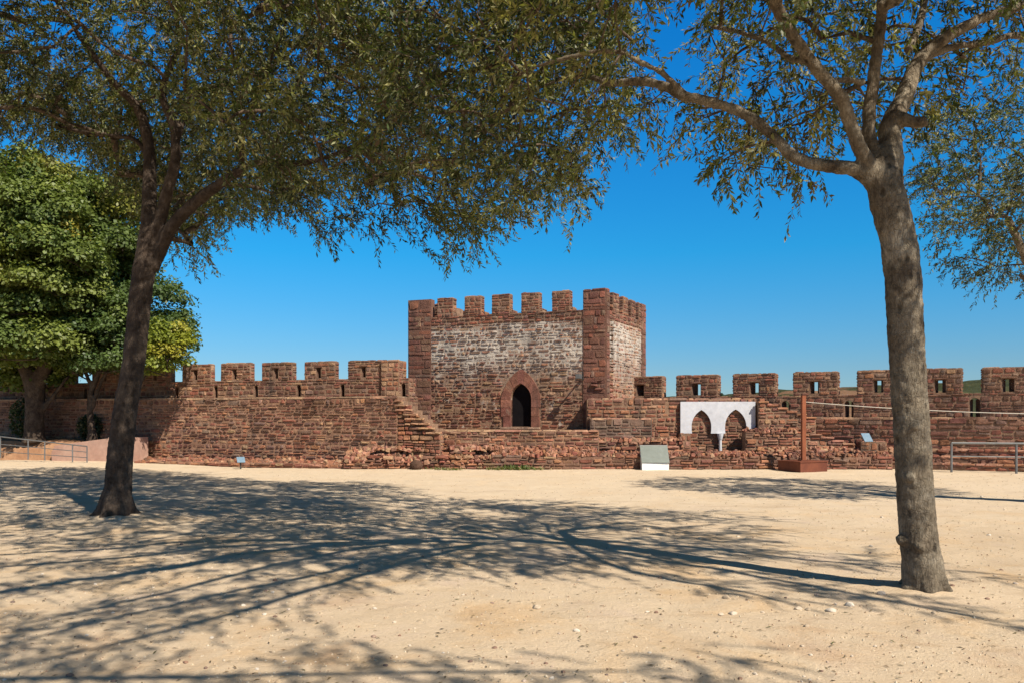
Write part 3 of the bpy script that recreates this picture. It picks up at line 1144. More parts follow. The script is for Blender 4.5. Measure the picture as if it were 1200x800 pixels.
masonry(mb, Ft, 0, u890 - ia, 0, .7, pal_cope, .3, (.3, .7), (.03, .05))
mb.build("wall_stones", M['stone'], iw)

# grey lichened block left of the arch panel
FGB = frame_px((690, 27.3), (766, 27.25))
gb = thing("stone_block", "grey weathered masonry block between the tower corner and the arch panel", "stone block", FGB.P(FGB.u_at(728), 0, -.3))
ga, gb2 = FGB.u_at(692), FGB.u_at(764)
mb = MB()
box(mb, FGB, ga, gb2, .2, 1.64, -.9, 0, (.18, .14, .11))
masonry(mb, FGB, ga, gb2, .85, 1.64, pal_w({GREY: 4, BROWN: 3, PURPLE: 2, (.10, .085, .07): 3}), .15, (.2, .45), (.01, .04))
masonry(mb, Frame(FGB.P(gb2, 0, 0), -FGB.N), 0, .8, .85, 1.64, pal_rubble, .15, (.2, .4), (.01, .04))
Ft = Frame(FGB.P(ga, 1.64, .05), FGB.U, -FGB.N)
masonry(mb, Ft, 0, gb2 - ga, 0, .85, pal_w({TAN: 3, PINK: 2}), .3, (.3, .6), (.02, .035))
masonry(mb, FGB, ga, FGB.u_at(800), .3, .9, pal_low, .13, (.16, .45), (.01, .09), n0=.25, rough=1.5)
box(mb, FGB, ga, FGB.u_at(798), .2, .88, -.5, .24, MORTAR)
heap(mb, FGB, ga, FGB.u_at(798), .28, -.1, .88, .95, pal_pink, 20)
mb.build("block_stones", M['stone'], gb)

# pier left of the niche and ruined pier right of it
FPI = frame_px((797, 27.2), (960, 27.0))
pr = thing("ruined_wall", "orange stepped remains of wall right of the white column, beside the rusty post", "ruined wall", FPI.P(FPI.u_at(900), 0, -.3))
mb = MB()
a, b = FPI.u_at(798), FPI.u_at(809.5)
box(mb, FPI, a, b, .2, 1.12, -.55, 0, MORTAR)
faces_of_block(mb, FPI, a, b, .3, 1.12, 0, -.5, pal_w({ORANGE: 4, RED: 2, PINK: 2}), .14, (.16, .33), (.01, .04))
a, b = FPI.u_at(874), FPI.u_at(1000)
tps = lambda u: 1.22 if u < FPI.u_at(948) else 1.22 - .42 * math.ceil((u - FPI.u_at(948)) / (b - FPI.u_at(948)) * 4) / 4
for i in range(14):
    x, y = a + (b - a) * i / 14, a + (b - a) * (i + 1) / 14
    box(mb, FPI, x, y, .2, tps((x + y) / 2) - .03, -.55, 0, MORTAR)
masonry(mb, FPI, a, b, .3, 1.22, pal_low, .14, (.2, .5), (.01, .06), top=tps, rough=1.4)
heap(mb, FPI, a, FPI.u_at(950), .0, -.5, 1.21, 1.26, pal_low, 31)
for i in range(4):
    x = FPI.u_at(948) + (b - FPI.u_at(948)) * i / 4
    y = FPI.u_at(948) + (b - FPI.u_at(948)) * (i + 1) / 4
    stone(mb, FPI, x, y + .05, tps((x + y) / 2) - .06, tps((x + y) / 2) + .02, 0, .08, jit(PINK), .9)
masonry(mb, FPI, a + .4, FPI.u_at(1042), .3, .62, pal_pink, .13, (.2, .5), (.02, .1), n0=.35, rough=1.6, miss=.1)
box(mb, FPI, a + .4, FPI.u_at(1042), .2, .58, -.4, .34, MORTAR)
heap(mb, FPI, a + .4, FPI.u_at(1042), .36, -.3, .58, .66, pal_pink, 36)
mb.build("wall_stones", M['stone'], pr)

# square stone block that carries the small sign
FSB = frame_px((1000, 26.6), (1046, 26.3))
sb = thing("stone_block", "orange masonry block under the small grey sign, left of the right olive trunk", "stone block", FSB.P(FSB.u_at(1022), .3, -.3))
a, b = FSB.u_at(1009), FSB.u_at(1039)
mb = MB()
box(mb, FSB, a, b, .2, .88, -.7, 0, MORTAR)
faces_of_block(mb, FSB, a, b, .4, .88, 0, -.7, pal_w({ORANGE: 3, RED: 3, BROWN: 2}), .17, (.25, .5), (.01, .05))
mb.build("block_stones", M['stone'], sb)

# stepped footings by the right railing
FSF = frame_px((1042, 26.3), (1210, 24.6))
sf = thing("stepped_footing", "orange stepped stone footing behind the railing at far right", "stone footing", FSF.P(FSF.u_at(1150), 0, -.4))
mb = MB()
a, b = FSF.u_at(1043), FSF.u_at(1420)
for (n_, z0, z1) in ((0, 0, .22), (-.28, .2, .45), (-.56, .42, .66), (-.84, .6, .84)):
    box(mb, FSF, a, b, -.1, z1 - .02, -1.2, n_, (.3, .2, .14))
    masonry(mb, FSF, a, b, z0, z1, pal_low if z1 < .7 else pal_rubble, .13, (.2, .55), (.015, .08), n0=n_, rough=1.4)
    Ft = Frame(FSF.P(a, z1 - .02, n_ + .05), FSF.U, -FSF.N)
    masonry(mb, Ft, 0, b - a, 0, .32, pal_pink, .3, (.25, .6), (.02, .04))
mb.build("footing_stones", M['stone'], sf)

# ------------------------------------------------------------------ white arch panel
_fa = FRM.P(FRM.u_at(797, .06), 0, .06)
FAP = Frame(_fa, FRM.U)
ap = thing("arch_panel", "white plaster panel with two pointed arches hung on the stone wall", "arch panel", FAP.P(FAP.u_at(840), 1.2, .05))
W = FAP.u_at(884.5)
zb_p, zt_p = FAP.z_at(840, 507.3), FAP.z_at(840, 470.2)


def horseshoe(pxl, pxr, pya, pyw):
    """opening from the bottom edge: bulging sides, then a pointed head"""
    a, b = FAP.u_at(pxl), FAP.u_at(pxr)
    m_ = (a + b) / 2
    w = (b - a) / 2
    zw, za = FAP.z_at(840, pyw), FAP.z_at(840, pya)
    pts = [(m_ - w * .96, zb_p)]
    arch = pointed(w, za - zw, 8)
    pts += [(m_ - w, zb_p + (zw - zb_p) * .6)]
    pts += [(m_ + x, zw + y) for x, y in reversed(arch)]
    pts += [(m_ + w, zb_p + (zw - zb_p) * .6)]
    pts += [(m_ + w * .96, zb_p)]
    return pts


poly = [(0, zb_p)] + horseshoe(810, 833, 479.8, 499) + horseshoe(849, 874, 479.2, 499) + [(W, zb_p)]
poly += [(W - .0, zt_p), (0, zt_p)]
mb = MB()
prism(mb, FAP, poly, 0, .09, (.8, .8, .82))
mb.build("panel", M['plaster'], ap)
mb = MB()
Fq = FAP
nseg = 12
u0c = FAP.u_at(843.5)
zc0, zc1 = .44, FAP.z_at(840, 507.6)
ring = []
for (z, r) in ((zc0 - .1, .075), (zc0 + .04, .075), (zc0 + .05, .056), (zc1 - .22, .052), (zc1 - .20, .066), (zc1 - .06, .105), (zc1, .115)):
    ring.append([FAP.P(u0c + r * math.cos(2 * math.pi * k / nseg), z, .08 + r * math.sin(2 * math.pi * k / nseg)) for k in range(nseg)])
for r0, r1 in zip(ring, ring[1:]):
    for k in range(nseg):
        l_ = (k + 1) % nseg
        mb.face([r0[k], r1[k], r1[l_], r0[l_]], (.8, .8, .8))
mb.face(list(reversed(ring[-1])), (.8, .8, .8))
mb.build("column", M['plaster'], ap)

# ------------------------------------------------------------------ white information board
dB = 25.55
FI = Frame((xat(752.5, dB), dB, 0), (1, -.03, 0))
ib_ = thing("information_board", "slanted grey board on a white base standing on the sand by the low wall", "information board", FI.P(.45, 0, -.2))
wB = 31.3 * dB / F_PX
mb = MB()
prism(mb, Frame(FI.P(0, 0, 0), (0, 1, 0)), [(0, -.02), (.40, -.02), (.40, .72), (.36, .72), (0, .215)], 0, wB, (.8, .8, .8))
mb.build("base", M['white_paint'], ib_)
sl = Frame(FI.P(.0, .225, -.004), FI.U, Vector((0, .36, .52)))
mb = MB()
box(mb, sl, -.015, wB + .015, -.0, .635, .004, .03, (.25, .28, .25))
mb.build("panel", M['board_face'], ib_)
mb = MB()
box(mb, sl, -.02, wB + .02, .636, .665, -.02, .034, (.6, .6, .6))
mb.build("top_rail", M['steel'], ib_)

# ------------------------------------------------------------------ rusted steel plinth with a post and rope
FC = Frame((8.84, 24.4, 0), (.926, .378, 0))
pl = thing("plinth_post", "rust brown post rising from a square rusted steel box", "post", FC.P(.5, 0, -.45))
mb = MB()
box(mb, FC, 0, 1.06, -.03, .30, -1.0, 0, (.2, .06, .03))
box(mb, FC, -.02, 1.08, .302, .335, -1.02, .02, (.2, .06, .03))
mb.build("box", M['corten'], pl)
mb = MB()


def tube(mb, pts, radii, n=10, col=(.5, .5, .5), cap=True):
    pts = [Vector(p) for p in pts]
    rings = []
    prev = None
    for i, p in enumerate(pts):
        t = (pts[min(i + 1, len(pts) - 1)] - pts[max(i - 1, 0)]).normalized()
        if prev is None:
            a = t.cross(Vector((0.31, 0.2, 0.93)) if abs(t.z) < .9 else Vector((1, 0, 0))).normalized()
        else:
            a = (prev - t * prev.dot(t)).normalized()
        prev = a
        b = t.cross(a)
        r = radii[i] if isinstance(radii, (list, tuple)) else radii
        rings.append([p + (a * math.cos(2 * math.pi * k / n) + b * math.sin(2 * math.pi * k / n)) * r for k in range(n)])
    vs = [q for r_ in rings for q in r_]
    fs = []
    for i in range(len(rings) - 1):
        for k in range(n):
            l_ = (k + 1) % n
            fs.append((i * n + k, i * n + l_, (i + 1) * n + l_, (i + 1) * n + k))
    if cap:
        fs.append(tuple(reversed(range(n))))
        fs.append(tuple((len(rings) - 1) * n + k for k in range(n)))
    mb.grid_faces(vs, fs, col)


pc = at(941.5, 535, 24.95)
PX, PY = pc.x, pc.y
box(mb, Frame((PX, PY, 0), (1, .1, 0)), -.06, .06, .336, zat(463, PY), -.06, .06, (.3, .1, .05))
pole = mb.build("pole", M['post'], pl)
mb = MB()
box(mb, Frame((PX, PY, 0), (1, .1, 0)), -.13, .13, .336, .36, -.13, .13, (.3, .1, .05))
mb.build("foot_plate", M['corten'], pl)
# matching post to which the rope runs (just outside the picture)
q = at(1400, 484, 23.0)
po2 = MB()
box(po2, Frame((q.x, q.y, 0), (1, .1, 0)), -.06, .06, -.05, q.z + .15, -.06, .06, (.3, .1, .05))
tag(po2.build("post", M['post'], origin=(q.x, q.y, 0)), "second rust brown post at the far end of the rope, beyond the right olive", "post")
a = Vector((PX + .06, PY, zat(470.5, PY)))
b = Vector((q.x - .06, q.y, q.z))
mb = MB()
pts = [a + (b - a) * (i / 24) + Vector((0, 0, -.16 * 4 * (i / 24) * (1 - i / 24))) for i in range(25)]
tube(mb, pts, .011, 6)
tag(mb.build("rope", M['rope'], origin=a), "thin pale rope stretched from the rust brown post past the right olive trunk", "rope")

# ------------------------------------------------------------------ small lectern signs
def lectern(px, py_base, d, h, w, label, zbase=0.0, tilt=.62, yaw=.5):
    p = at(px, 490, d)
    t = thing("lectern_sign", label, "sign", (p.x, d, zbase))
    F = Frame((p.x, d, zbase), (math.cos(yaw), math.sin(yaw), 0))
    mb = MB()
    box(mb, F, -.02, .02, -.02, h, -.02, .02, (.4, .4, .4))
    mb.build("stand", M['dark_steel'], t)
    s = Frame(F.P(-w / 2, h - .08, .12), F.U, (F.V * tilt - F.N * .6))
    mb = MB()
    box(mb, s, 0, w, 0, w * .95, -.012, .012, (.4, .5, .6))
    mb.build("plate", M['sign_blue'], t)
    return t


lectern(282, 547, 26.0, .30, .25, "small blue tilted sign plate on the sand before the left wall", ground_z(xat(282, 26), 26))
lectern(1015, 518, 26.05, .08, .34, "small grey tilted sign plate on top of the orange masonry block", .90, .9, .35)

# ------------------------------------------------------------------ stone drum
dd_ = 25.75
dr = MB()
c = Vector((xat(488, dd_), dd_, .14))
ringsd = []
for j in range(9):
    th = -math.pi / 2 + math.pi * j / 8
    rr, zz = .21 * math.cos(th) ** .6 if abs(math.cos(th)) > 1e-3 else .0, .165 * math.sin(th)
    ringsd.append([c + Vector(((rr + rng.uniform(-.015, .015)) * math.cos(2 * math.pi * k / 14), (rr + rng.uniform(-.015, .015)) * math.sin(2 * math.pi * k / 14), zz + rng.uniform(-.01, .01))) for k in range(14)])
for r0, r1 in zip(ringsd, ringsd[1:]):
    for k in range(14):
        l_ = (k + 1) % 14
        dr.face([r0[k], r0[l_], r1[l_], r1[k]], (.085, .055, .04))
tag(dr.build("stone_drum", M['stone'], origin=(c.x, c.y, 0)), "dark rounded stone drum on the sand at the foot of the pinkish rubble", "stone")

# ------------------------------------------------------------------ left terrace, pink wall and railing
FTR = frame_px((-160, 30.0), (166, 28.4))
tA, tB = FTR.u_at(-200), FTR.u_at(160)
mb = MB()
nu, nn = 60, 12
g = {}
for i in range(nu + 1):
    for j in range(nn + 1):
        u = tA + (tB - tA) * i / nu
        s = j / nn
        z = .78 + .22 * s + .03 * fbm(u, s * 4, .8)
        if j == 0:
            z = .12
        elif j == 1:
            z = .55 if u < FTR.u_at(70) else .76
        g[i, j] = FTR.P(u, z, .1 - (0 if j == 0 else .15 + 4.0 * (s - 1 / nn)))
for i in range(nu):
    for j in range(nn):
        mb.face([g[i, j], g[i + 1, j], g[i + 1, j + 1], g[i, j + 1]], (.3, .2, .1))
te = mb.build("terrace", M['earth'], smooth=True)
te["kind"] = "structure"
pk = thing("ramp_wall", "smooth pinkish rendered ramp wall below the left background trees", "low wall", FTR.P(FTR.u_at(110), 0, .3))
mb = MB()
a, b = FTR.u_at(66), FTR.u_at(131)
prism(mb, FTR, [(a, 0), (b, 0), (b, .95), (a + (b - a) * .45, .80), (a + .10, .68), (a - .03, .42)], -.1, .22, (.4, .25, .2))
mb.build("wall_panel", M['terracotta'], pk)
mb = MB()
box(mb, FTR, b + .004, FTR.u_at(158), 0, .99, -.5, .22, (.4, .25, .2))
box(mb, FTR, FTR.u_at(158.5), FTR.u_at(164), 0, .99, -.5, .30, (.4, .25, .2))
mb.build("end_block", M['terracotta'], pk)


def railing(F, posts, top, lows, label, extra=None, r=.022, mat='steel', zb=0.0, slope=None):
    t = thing("railing", label, "railing", F.P(sum(posts) / len(posts), zb, 0))
    for u in posts:
        mb = MB()
        z0 = zb if slope is None else slope(u)[0]
        z1 = top if slope is None else slope(u)[1]
        tube(mb, [F.P(u, z0 - .05, 0), F.P(u, z1, 0)], r, 8)
        mb.build("post", M[mat], t)
    for k, zz in enumerate([None] + list(lows)):
        mb = MB()
        us = posts
        pts = []
        for u in us:
            z0 = zb if slope is None else slope(u)[0]
            z1 = top if slope is None else slope(u)[1]
            pts.append(F.P(u, z1 if zz is None else z0 + (z1 - z0) * zz, .0 if zz is None else .002))
        tube(mb, pts, r if zz is None else r * .6, 8)
        mb.build("top_rail" if zz is None else "rail", M[mat], t)
    return t


FRA = frame_px((-150, 29.0), (105, 27.6))
ps = [FRA.u_at(x) for x in (-140, -80, -30, 0.5, 33, 52.5, 85, 102)]


def rail_slope(u):
    px_ = None
    s = (u - FRA.u_at(0)) / (FRA.u_at(102) - FRA.u_at(0))
    py_t = 511 + 11.5 * s
    py_b = 534.5 + 5.5 * s
    p = FRA.P(u, 0)
    return zat(py_b, p.y), zat(py_t, p.y)


railing(FRA, ps, 1, (.25, .62), "grey metal handrail sloping along the ramp below the left background trees", slope=rail_slope)
FRR = frame_px((1113, 24.45), (1215, 23.8))
railing(FRR, [FRR.u_at(x) for x in (1115, 1191, 1268, 1345)], .90, (.55,), "grey metal railing on the sand right of the right olive trunk", r=.035)

# ------------------------------------------------------------------ trees
def catmull(pts, step=.12):
    P = [np.array(p, dtype=float) for p in pts]
    P = [2 * P[0] - P[1]] + P + [2 * P[-1] - P[-2]]
    outp = []
    for i in range(1, len(P) - 2):
        p0, p1, p2, p3 = P[i - 1], P[i], P[i + 1], P[i + 2]
        n = max(2, int(np.linalg.norm(p2[:3] - p1[:3]) / step))
        for k in range(n):
            t = k / n
            outp.append(.5 * ((2 * p1) + (-p0 + p2) * t + (2 * p0 - 5 * p1 + 4 * p2 - p3) * t * t + (-p0 + 3 * p1 - 3 * p2 + p3) * t ** 3))
    outp.append(P[-2])
    return outp


def solid_wood(name, limbs, mat, parent, voxel, knots=(), disp=.03):
    """trunk and limbs grown together into one skin"""
    mb = MB()
    for pts in limbs:
        tube(mb, [p[:3] for p in pts], [max(.012, p[3]) for p in pts], 14)
    for (c, r) in knots:
        bm = bmesh.new()
        bmesh.ops.create_icosphere(bm, subdivisions=2, radius=r, matrix=Matrix.Translation(Vector(c)))
        mb.grid_faces([v.co.copy() for v in bm.verts], [tuple(v.index for v in f.verts) for f in bm.faces], (.2, .2, .2))
        bm.free()
    mb.c = []
    o = mb.build(name, mat, parent, smooth=True)
    md = o.modifiers.new("r", 'REMESH')
    md.mode = 'VOXEL'
    md.voxel_size = voxel
    md.use_smooth_shade = True
    sm = o.modifiers.new("s", 'SMOOTH')
    sm.factor = .5
    sm.iterations = 9
    tx = bpy.data.textures.new("bark_lumps", 'CLOUDS')
    tx.noise_scale = .16
    tx.noise_depth = 3
    dm = o.modifiers.new("d", 'DISPLACE')
    dm.texture = tx
    dm.texture_coords = 'LOCAL'
    dm.strength = disp
    dm.mid_level = .5
    tx2 = bpy.data.textures.new("bark_plates", 'CLOUDS')
    tx2.noise_scale = .05
    tx2.noise_depth = 2
    dm2_ = o.modifiers.new("d2", 'DISPLACE')
    dm2_.texture = tx2
    dm2_.texture_coords = 'LOCAL'
    dm2_.strength = disp * .5
    dm2_.mid_level = .5
    dg = bpy.context.evaluated_depsgraph_get()
    me = bpy.data.meshes.new_from_object(o.evaluated_get(dg))
    me.name = name
    o.modifiers.clear()
    o.data = me
    me.polygons.foreach_set("use_smooth", [True] * len(me.polygons))
    if not me.materials:
        me.materials.append(mat)
    return o


def quads_object(name, verts, cols, mat, parent):
    """verts (N,4,3), cols (N,3): N separate quads as one mesh"""
    off = np.array(root_loc(parent))
    n = len(verts)
    me = bpy.data.meshes.new(name)
    me.vertices.add(n * 4)
    me.vertices.foreach_set("co", (verts.reshape(-1, 3) - off).astype(np.float32).ravel())
    me.loops.add(n * 4)
    me.loops.foreach_set("vertex_index", np.arange(n * 4, dtype=np.int32))
    me.polygons.add(n)
    me.polygons.foreach_set("loop_start", np.arange(0, n * 4, 4, dtype=np.int32))
    ca = me.color_attributes.new("col", 'FLOAT_COLOR', 'POINT')
    c4 = np.ones((n, 4, 4), dtype=np.float32)
    c4[:, :, :3] = cols[:, None, :]
    ca.data.foreach_set("color", c4.ravel())
    me.materials.append(mat)
    me.update(calc_edges=True)
    o = bpy.data.objects.new(name, me)
    COL.objects.link(o)
    o.parent = parent
    return o


def unit(a):
    return a / np.maximum(np.linalg.norm(a, axis=-1, keepdims=True), 1e-9)


def project(p):
    return 600 + p[:, 0] * F_PX / p[:, 1], HOR - (p[:, 2] - EYE) * F_PX / p[:, 1]


def sample_crown(ells, spacing, nr, keep=None, tries=14, hollow=None):
    """blue-noise points in a union of ellipsoids (cx,cy,cz,rx,ry,rz,density)"""
    pts = np.zeros((0, 3))
    for (cx, cy, cz, rx, ry, rz, den) in ells:
        vol = 4.19 * rx * ry * rz
        n = int(vol / spacing ** 3 * tries * den)
        q = nr.normal(size=(n, 3))
        q = unit(q) * (nr.random((n, 1)) ** (1 / 2.6))
        q = q * np.array([rx, ry, rz]) + np.array([cx, cy, cz])
        if keep is not None:
            q = q[keep(q, nr.uniform(-34, 12, size=len(q)))]
        if hollow is not None:
            for (hx, hy, hz, ha, hb, hc) in hollow:
                q = q[((q[:, 0] - hx) / ha) ** 2 + ((q[:, 1] - hy) / hb) ** 2 + ((q[:, 2] - hz) / hc) ** 2 > 1]
        sp = spacing / den ** .33
        q = q[[noise.noise(Vector(p) * .75 + Vector((4.2, 1.7, 9.3))) > (-.07 if den < 1.12 else -.6) for p in q]]
        lst = []
        for p in q:
            if len(pts) and (np.sum((pts - p) ** 2, axis=1) < sp * sp).any():
                continue
            pts = np.vstack([pts, p])
    return pts


def grow_branches(limbs, targets, nr, step=.22, sag=.06):
    """joins every target to the nearest wood already there; returns tubes (pts, radii) for the new wood"""
    nodes, parent = [], []
    for pts in limbs:
        last = -1
        for k, p in enumerate(pts):
            if k % 2 == 0 and k > len(pts) * .25:
                nodes.append(np.array(p[:3]))
                parent.append(-1)
    nodes = np.array(nodes)
    base_n = len(nodes)
    par = list(range(-1, -1 - base_n, -1))
    par = [-1] * base_n
    dmin = np.array([np.min(np.sum((nodes - t) ** 2, axis=1)) for t in targets])
    order = np.argsort(dmin)
    paths = []
    buf = np.zeros((base_n + len(targets) * 40, 3))
    buf[:base_n] = nodes
    cnt = base_n
    for ti in order:
        t = targets[ti]
        dif = buf[:cnt] - t
        cost = np.sqrt(np.sum(dif * dif, axis=1)) + .5 * np.maximum(0, dif[:, 2])
        q = int(np.argmin(cost))
        a = buf[q]
        L = np.linalg.norm(t - a)
        n = max(1, int(L / step))
        mid = (a + t) / 2 + nr.normal(size=3) * L * .10 + np.array([0, 0, L * .10])
        path = [q]
        for k in range(1, n + 1):
            s = k / n
            p = (1 - s) ** 2 * a + 2 * s * (1 - s) * mid + s * s * t
            buf[cnt] = p
            par.append(path[-1])
            path.append(cnt)
            cnt += 1
        paths.append(path)
    load = np.ones(cnt) * .0
    for path in paths:
        load[path[-1]] += 1
    for i in range(cnt - 1, base_n - 1, -1):
        if par[i] >= 0:
            load[par[i]] += load[i]
    tubes = []
    for path in paths:
        pts = [buf[i] for i in path]
        rad = [.0062 * max(1, load[i]) ** .47 for i in path]
        rad[0] = rad[min(1, len(rad) - 1)] * 1.1
        rad[-1] = min(rad[-1], .008)
        tubes.append((pts, rad))
    return tubes


def leafy_twigs(points, center, nr, n_twigs, n_leaves, tw_len, leaf_len, leaf_w, droop, cols, col_w, clump_r=.2, spread=.9):
    """returns leaf quads, colours and twig quads"""
    T = len(points) * n_twigs
    base = np.repeat(points, n_twigs, axis=0) + nr.normal(size=(T, 3)) * clump_r * .45
    outw = unit(base - center)
    d0 = unit(outw * .55 + nr.normal(size=(T, 3)) * spread * .62 + np.array([0, 0, -.12]))
    Ln = nr.uniform(tw_len[0], tw_len[1], size=(T, 1))
    dr = (nr.uniform(.4, 1.3, size=(T, 1)) * droop)
    K = 5
    tt = np.linspace(0, 1, K)
    line = base[:, None, :] + d0[:, None, :] * (Ln * tt[None, :])[:, :, None]
    line[:, :, 2] -= dr * Ln * (tt[None, :] ** 2)
    # leaves
    s = (np.arange(n_leaves) + .5) / n_leaves * .95 + .05
    s = s[None, :] + nr.uniform(-.02, .02, size=(T, n_leaves))
    s = np.clip(s, 0, .999)
    pos = base[:, None, :] + d0[:, None, :] * (Ln * s)[:, :, None]
    pos[:, :, 2] -= dr * Ln * s ** 2
    tan = d0[:, None, :] * np.ones((1, n_leaves, 1))
    tan = tan.copy()
    tan[:, :, 2] -= 2 * dr * s
    tan = unit(tan)
    rnd = nr.normal(size=(T, n_leaves, 3))
    side = unit(rnd - tan * np.sum(rnd * tan, axis=-1, keepdims=True))
    ld = unit(tan * nr.uniform(.45, 1.0, size=(T, n_leaves, 1)) + side * .8 + np.array([0, 0, -.15]))
    upb = np.array([0, 0, .75]) + nr.normal(size=(T, n_leaves, 3)) * .75
    nm = unit(upb - ld * np.sum(upb * ld, axis=-1, keepdims=True))
    sd = np.cross(nm, ld)
    LL = nr.uniform(leaf_len[0], leaf_len[1], size=(T, n_leaves, 1))
    WW = LL * nr.uniform(leaf_w[0], leaf_w[1], size=(T, n_leaves, 1))
    midp = pos + ld * LL * .48 - nm * WW * .10
    v = np.stack([pos, midp + sd * WW * .5 + nm * WW * .16, pos + ld * LL - nm * LL * .08, midp - sd * WW * .5 + nm * WW * .16], axis=2)
    cols = np.array(cols)
    ci = nr.choice(len(cols), size=(len(points)), p=np.array(col_w) / sum(col_w))
    ci = np.repeat(ci, n_twigs)[:, None] * np.ones((1, n_leaves), dtype=int)
    rep = nr.random((T, n_leaves)) < .35
    ci = np.where(rep, nr.choice(len(cols), size=(T, n_leaves), p=np.array(col_w) / sum(col_w)), ci)
    cc = cols[ci] * nr.uniform(.7, 1.3, size=(T, n_leaves, 1))
    # twig: two crossed thin three-sided stems made of quads
    tq = []
    r0 = .0034
    sv = unit(np.cross(d0, nr.normal(size=(T, 3))))
    sv2 = unit(np.cross(d0, sv))
    offs = [sv, -.5 * sv + .87 * sv2, -.5 * sv - .87 * sv2]
    for k in range(K - 1):
        ra, rb = r0 * (1 - tt[k] * .6), r0 * (1 - tt[k + 1] * .6)
        for e in range(3):
            o1, o2 = offs[e], offs[(e + 1) % 3]
            tq.append(np.stack([line[:, k] + o1 * ra, line[:, k] + o2 * ra, line[:, k + 1] + o2 * rb, line[:, k + 1] + o1 * rb], axis=1))
    tq = np.concatenate(tq, axis=0)
    return v.reshape(-1, 4, 3), cc.reshape(-1, 3), tq


OLIVE_COLS = [(.048, .072, .016), (.090, .110, .024), (.20, .205, .060), (.026, .038, .012), (.30, .27, .10), (.10, .065, .03)]
OLIVE_W = [3, 3, 2.8, 3, 1.5, .5]


def px_limb(pts, step=.12, k=.97):
    """limb given as (px, py, depth, width in px) -> world polyline with radius"""
    w = []
    for (px, py, d, wd) in pts:
        p = at(px, py, d)
        w.append((p.x, p.y, p.z, wd * d / F_PX / 2 * k))
    return catmull(w, step)


def w_limb(pts, step=.15):
    return catmull(pts, step)


def olive_tree(label, base, trunk_limbs, ells, seed, keep, spacing, bark, voxel, n_twigs=5, n_leaves=24, leaf_len=(.065, .108), leaf_w=(.23, .34), knots=(), tw_len=(.3, .62), center=None, group=None, droop=.28, hollow=None, strands=()):
    nr = np.random.default_rng(seed)
    t = thing("olive_tree", label, "tree", base, group)
    solid_wood("trunk", trunk_limbs, M[bark], t, voxel, knots)
    pts = sample_crown(ells, spacing, nr, keep, hollow=hollow)
    for (a, b, n, wob) in strands:
        tt = (np.arange(n) + nr.random(n) * .6)[:, None] / n
        pts = np.vstack([pts, np.array(a) + (np.array(b) - np.array(a)) * tt + nr.normal(size=(n, 3)) * wob])
    tubes = grow_branches(trunk_limbs, pts, nr)
    mb = MB()
    for p, r in tubes:
        tube(mb, [Vector(q) for q in p], r, 6, (.2, .15, .1), cap=False)
    mb.build("branches", M['twig'], t, smooth=True)
    c = np.array(center)
    v, cc, tq = leafy_twigs(pts, c, nr, n_twigs, n_leaves, tw_len, leaf_len, leaf_w, droop, OLIVE_COLS, OLIVE_W, .30)
    if keep is not None:
        kk = keep(v[:, 2, :], 75)
        v, cc = v[kk], cc[kk]
        kk = keep(tq[:, 2, :], 75)
        tq = tq[kk]
    quads_object("crown", v, cc, M['olive_leaf'], t)
    quads_object("twigs", tq, np.tile(np.array([[.16, .12, .09]]), (len(tq), 1)), M['twig'], t)
    print("olive", len(pts), "clumps", len(v), "leaves")
    return t


# lower outline of the foliage as seen in the photo, row for each column (used to prune the crowns' undersides)
OUT_L = [(-200, 240), (0, 165), (40, 160), (90, 185), (150, 235), (185, 280), (200, 325), (235, 318), (262, 280), (300, 250), (335, 285), (380, 305), (420, 310), (455, 285), (500, 300), (535, 322), (560, 300), (600, 270), (640, 262), (670, 275), (685, 225), (720, 180)]
OUT_R = [(440, 280), (500, 290), (560, 270), (600, 275), (640, 262), (672, 272), (684, 215), (715, 185), (745, 165), (790, 170), (830, 185), (860, 235), (890, 228), (915, 245), (950, 248), (962, 215), (985, 190), (1010, 160), (1060, 165), (1080, 145), (1110, 150), (1150, 120), (1200, 110), (1400, 130)]
OUT_F = [(1040, 150), (1066, 200), (1075, 260), (1090, 300), (1120, 330), (1150, 345), (1175, 350), (1185, 330), (1215, 350), (1500, 360)]


def outline_keep(outline, margin, inside_only=False):
    xs = np.array([a for a, b in outline], dtype=float)
    ys = np.array([b for a, b in outline], dtype=float)

    def keep(q, extra=0.0):
        px, py = project(q)
        lim = np.interp(px, xs, ys)
        ok = (py < lim - margin + extra) | (q[:, 1] < .3)
        return ok
    return keep


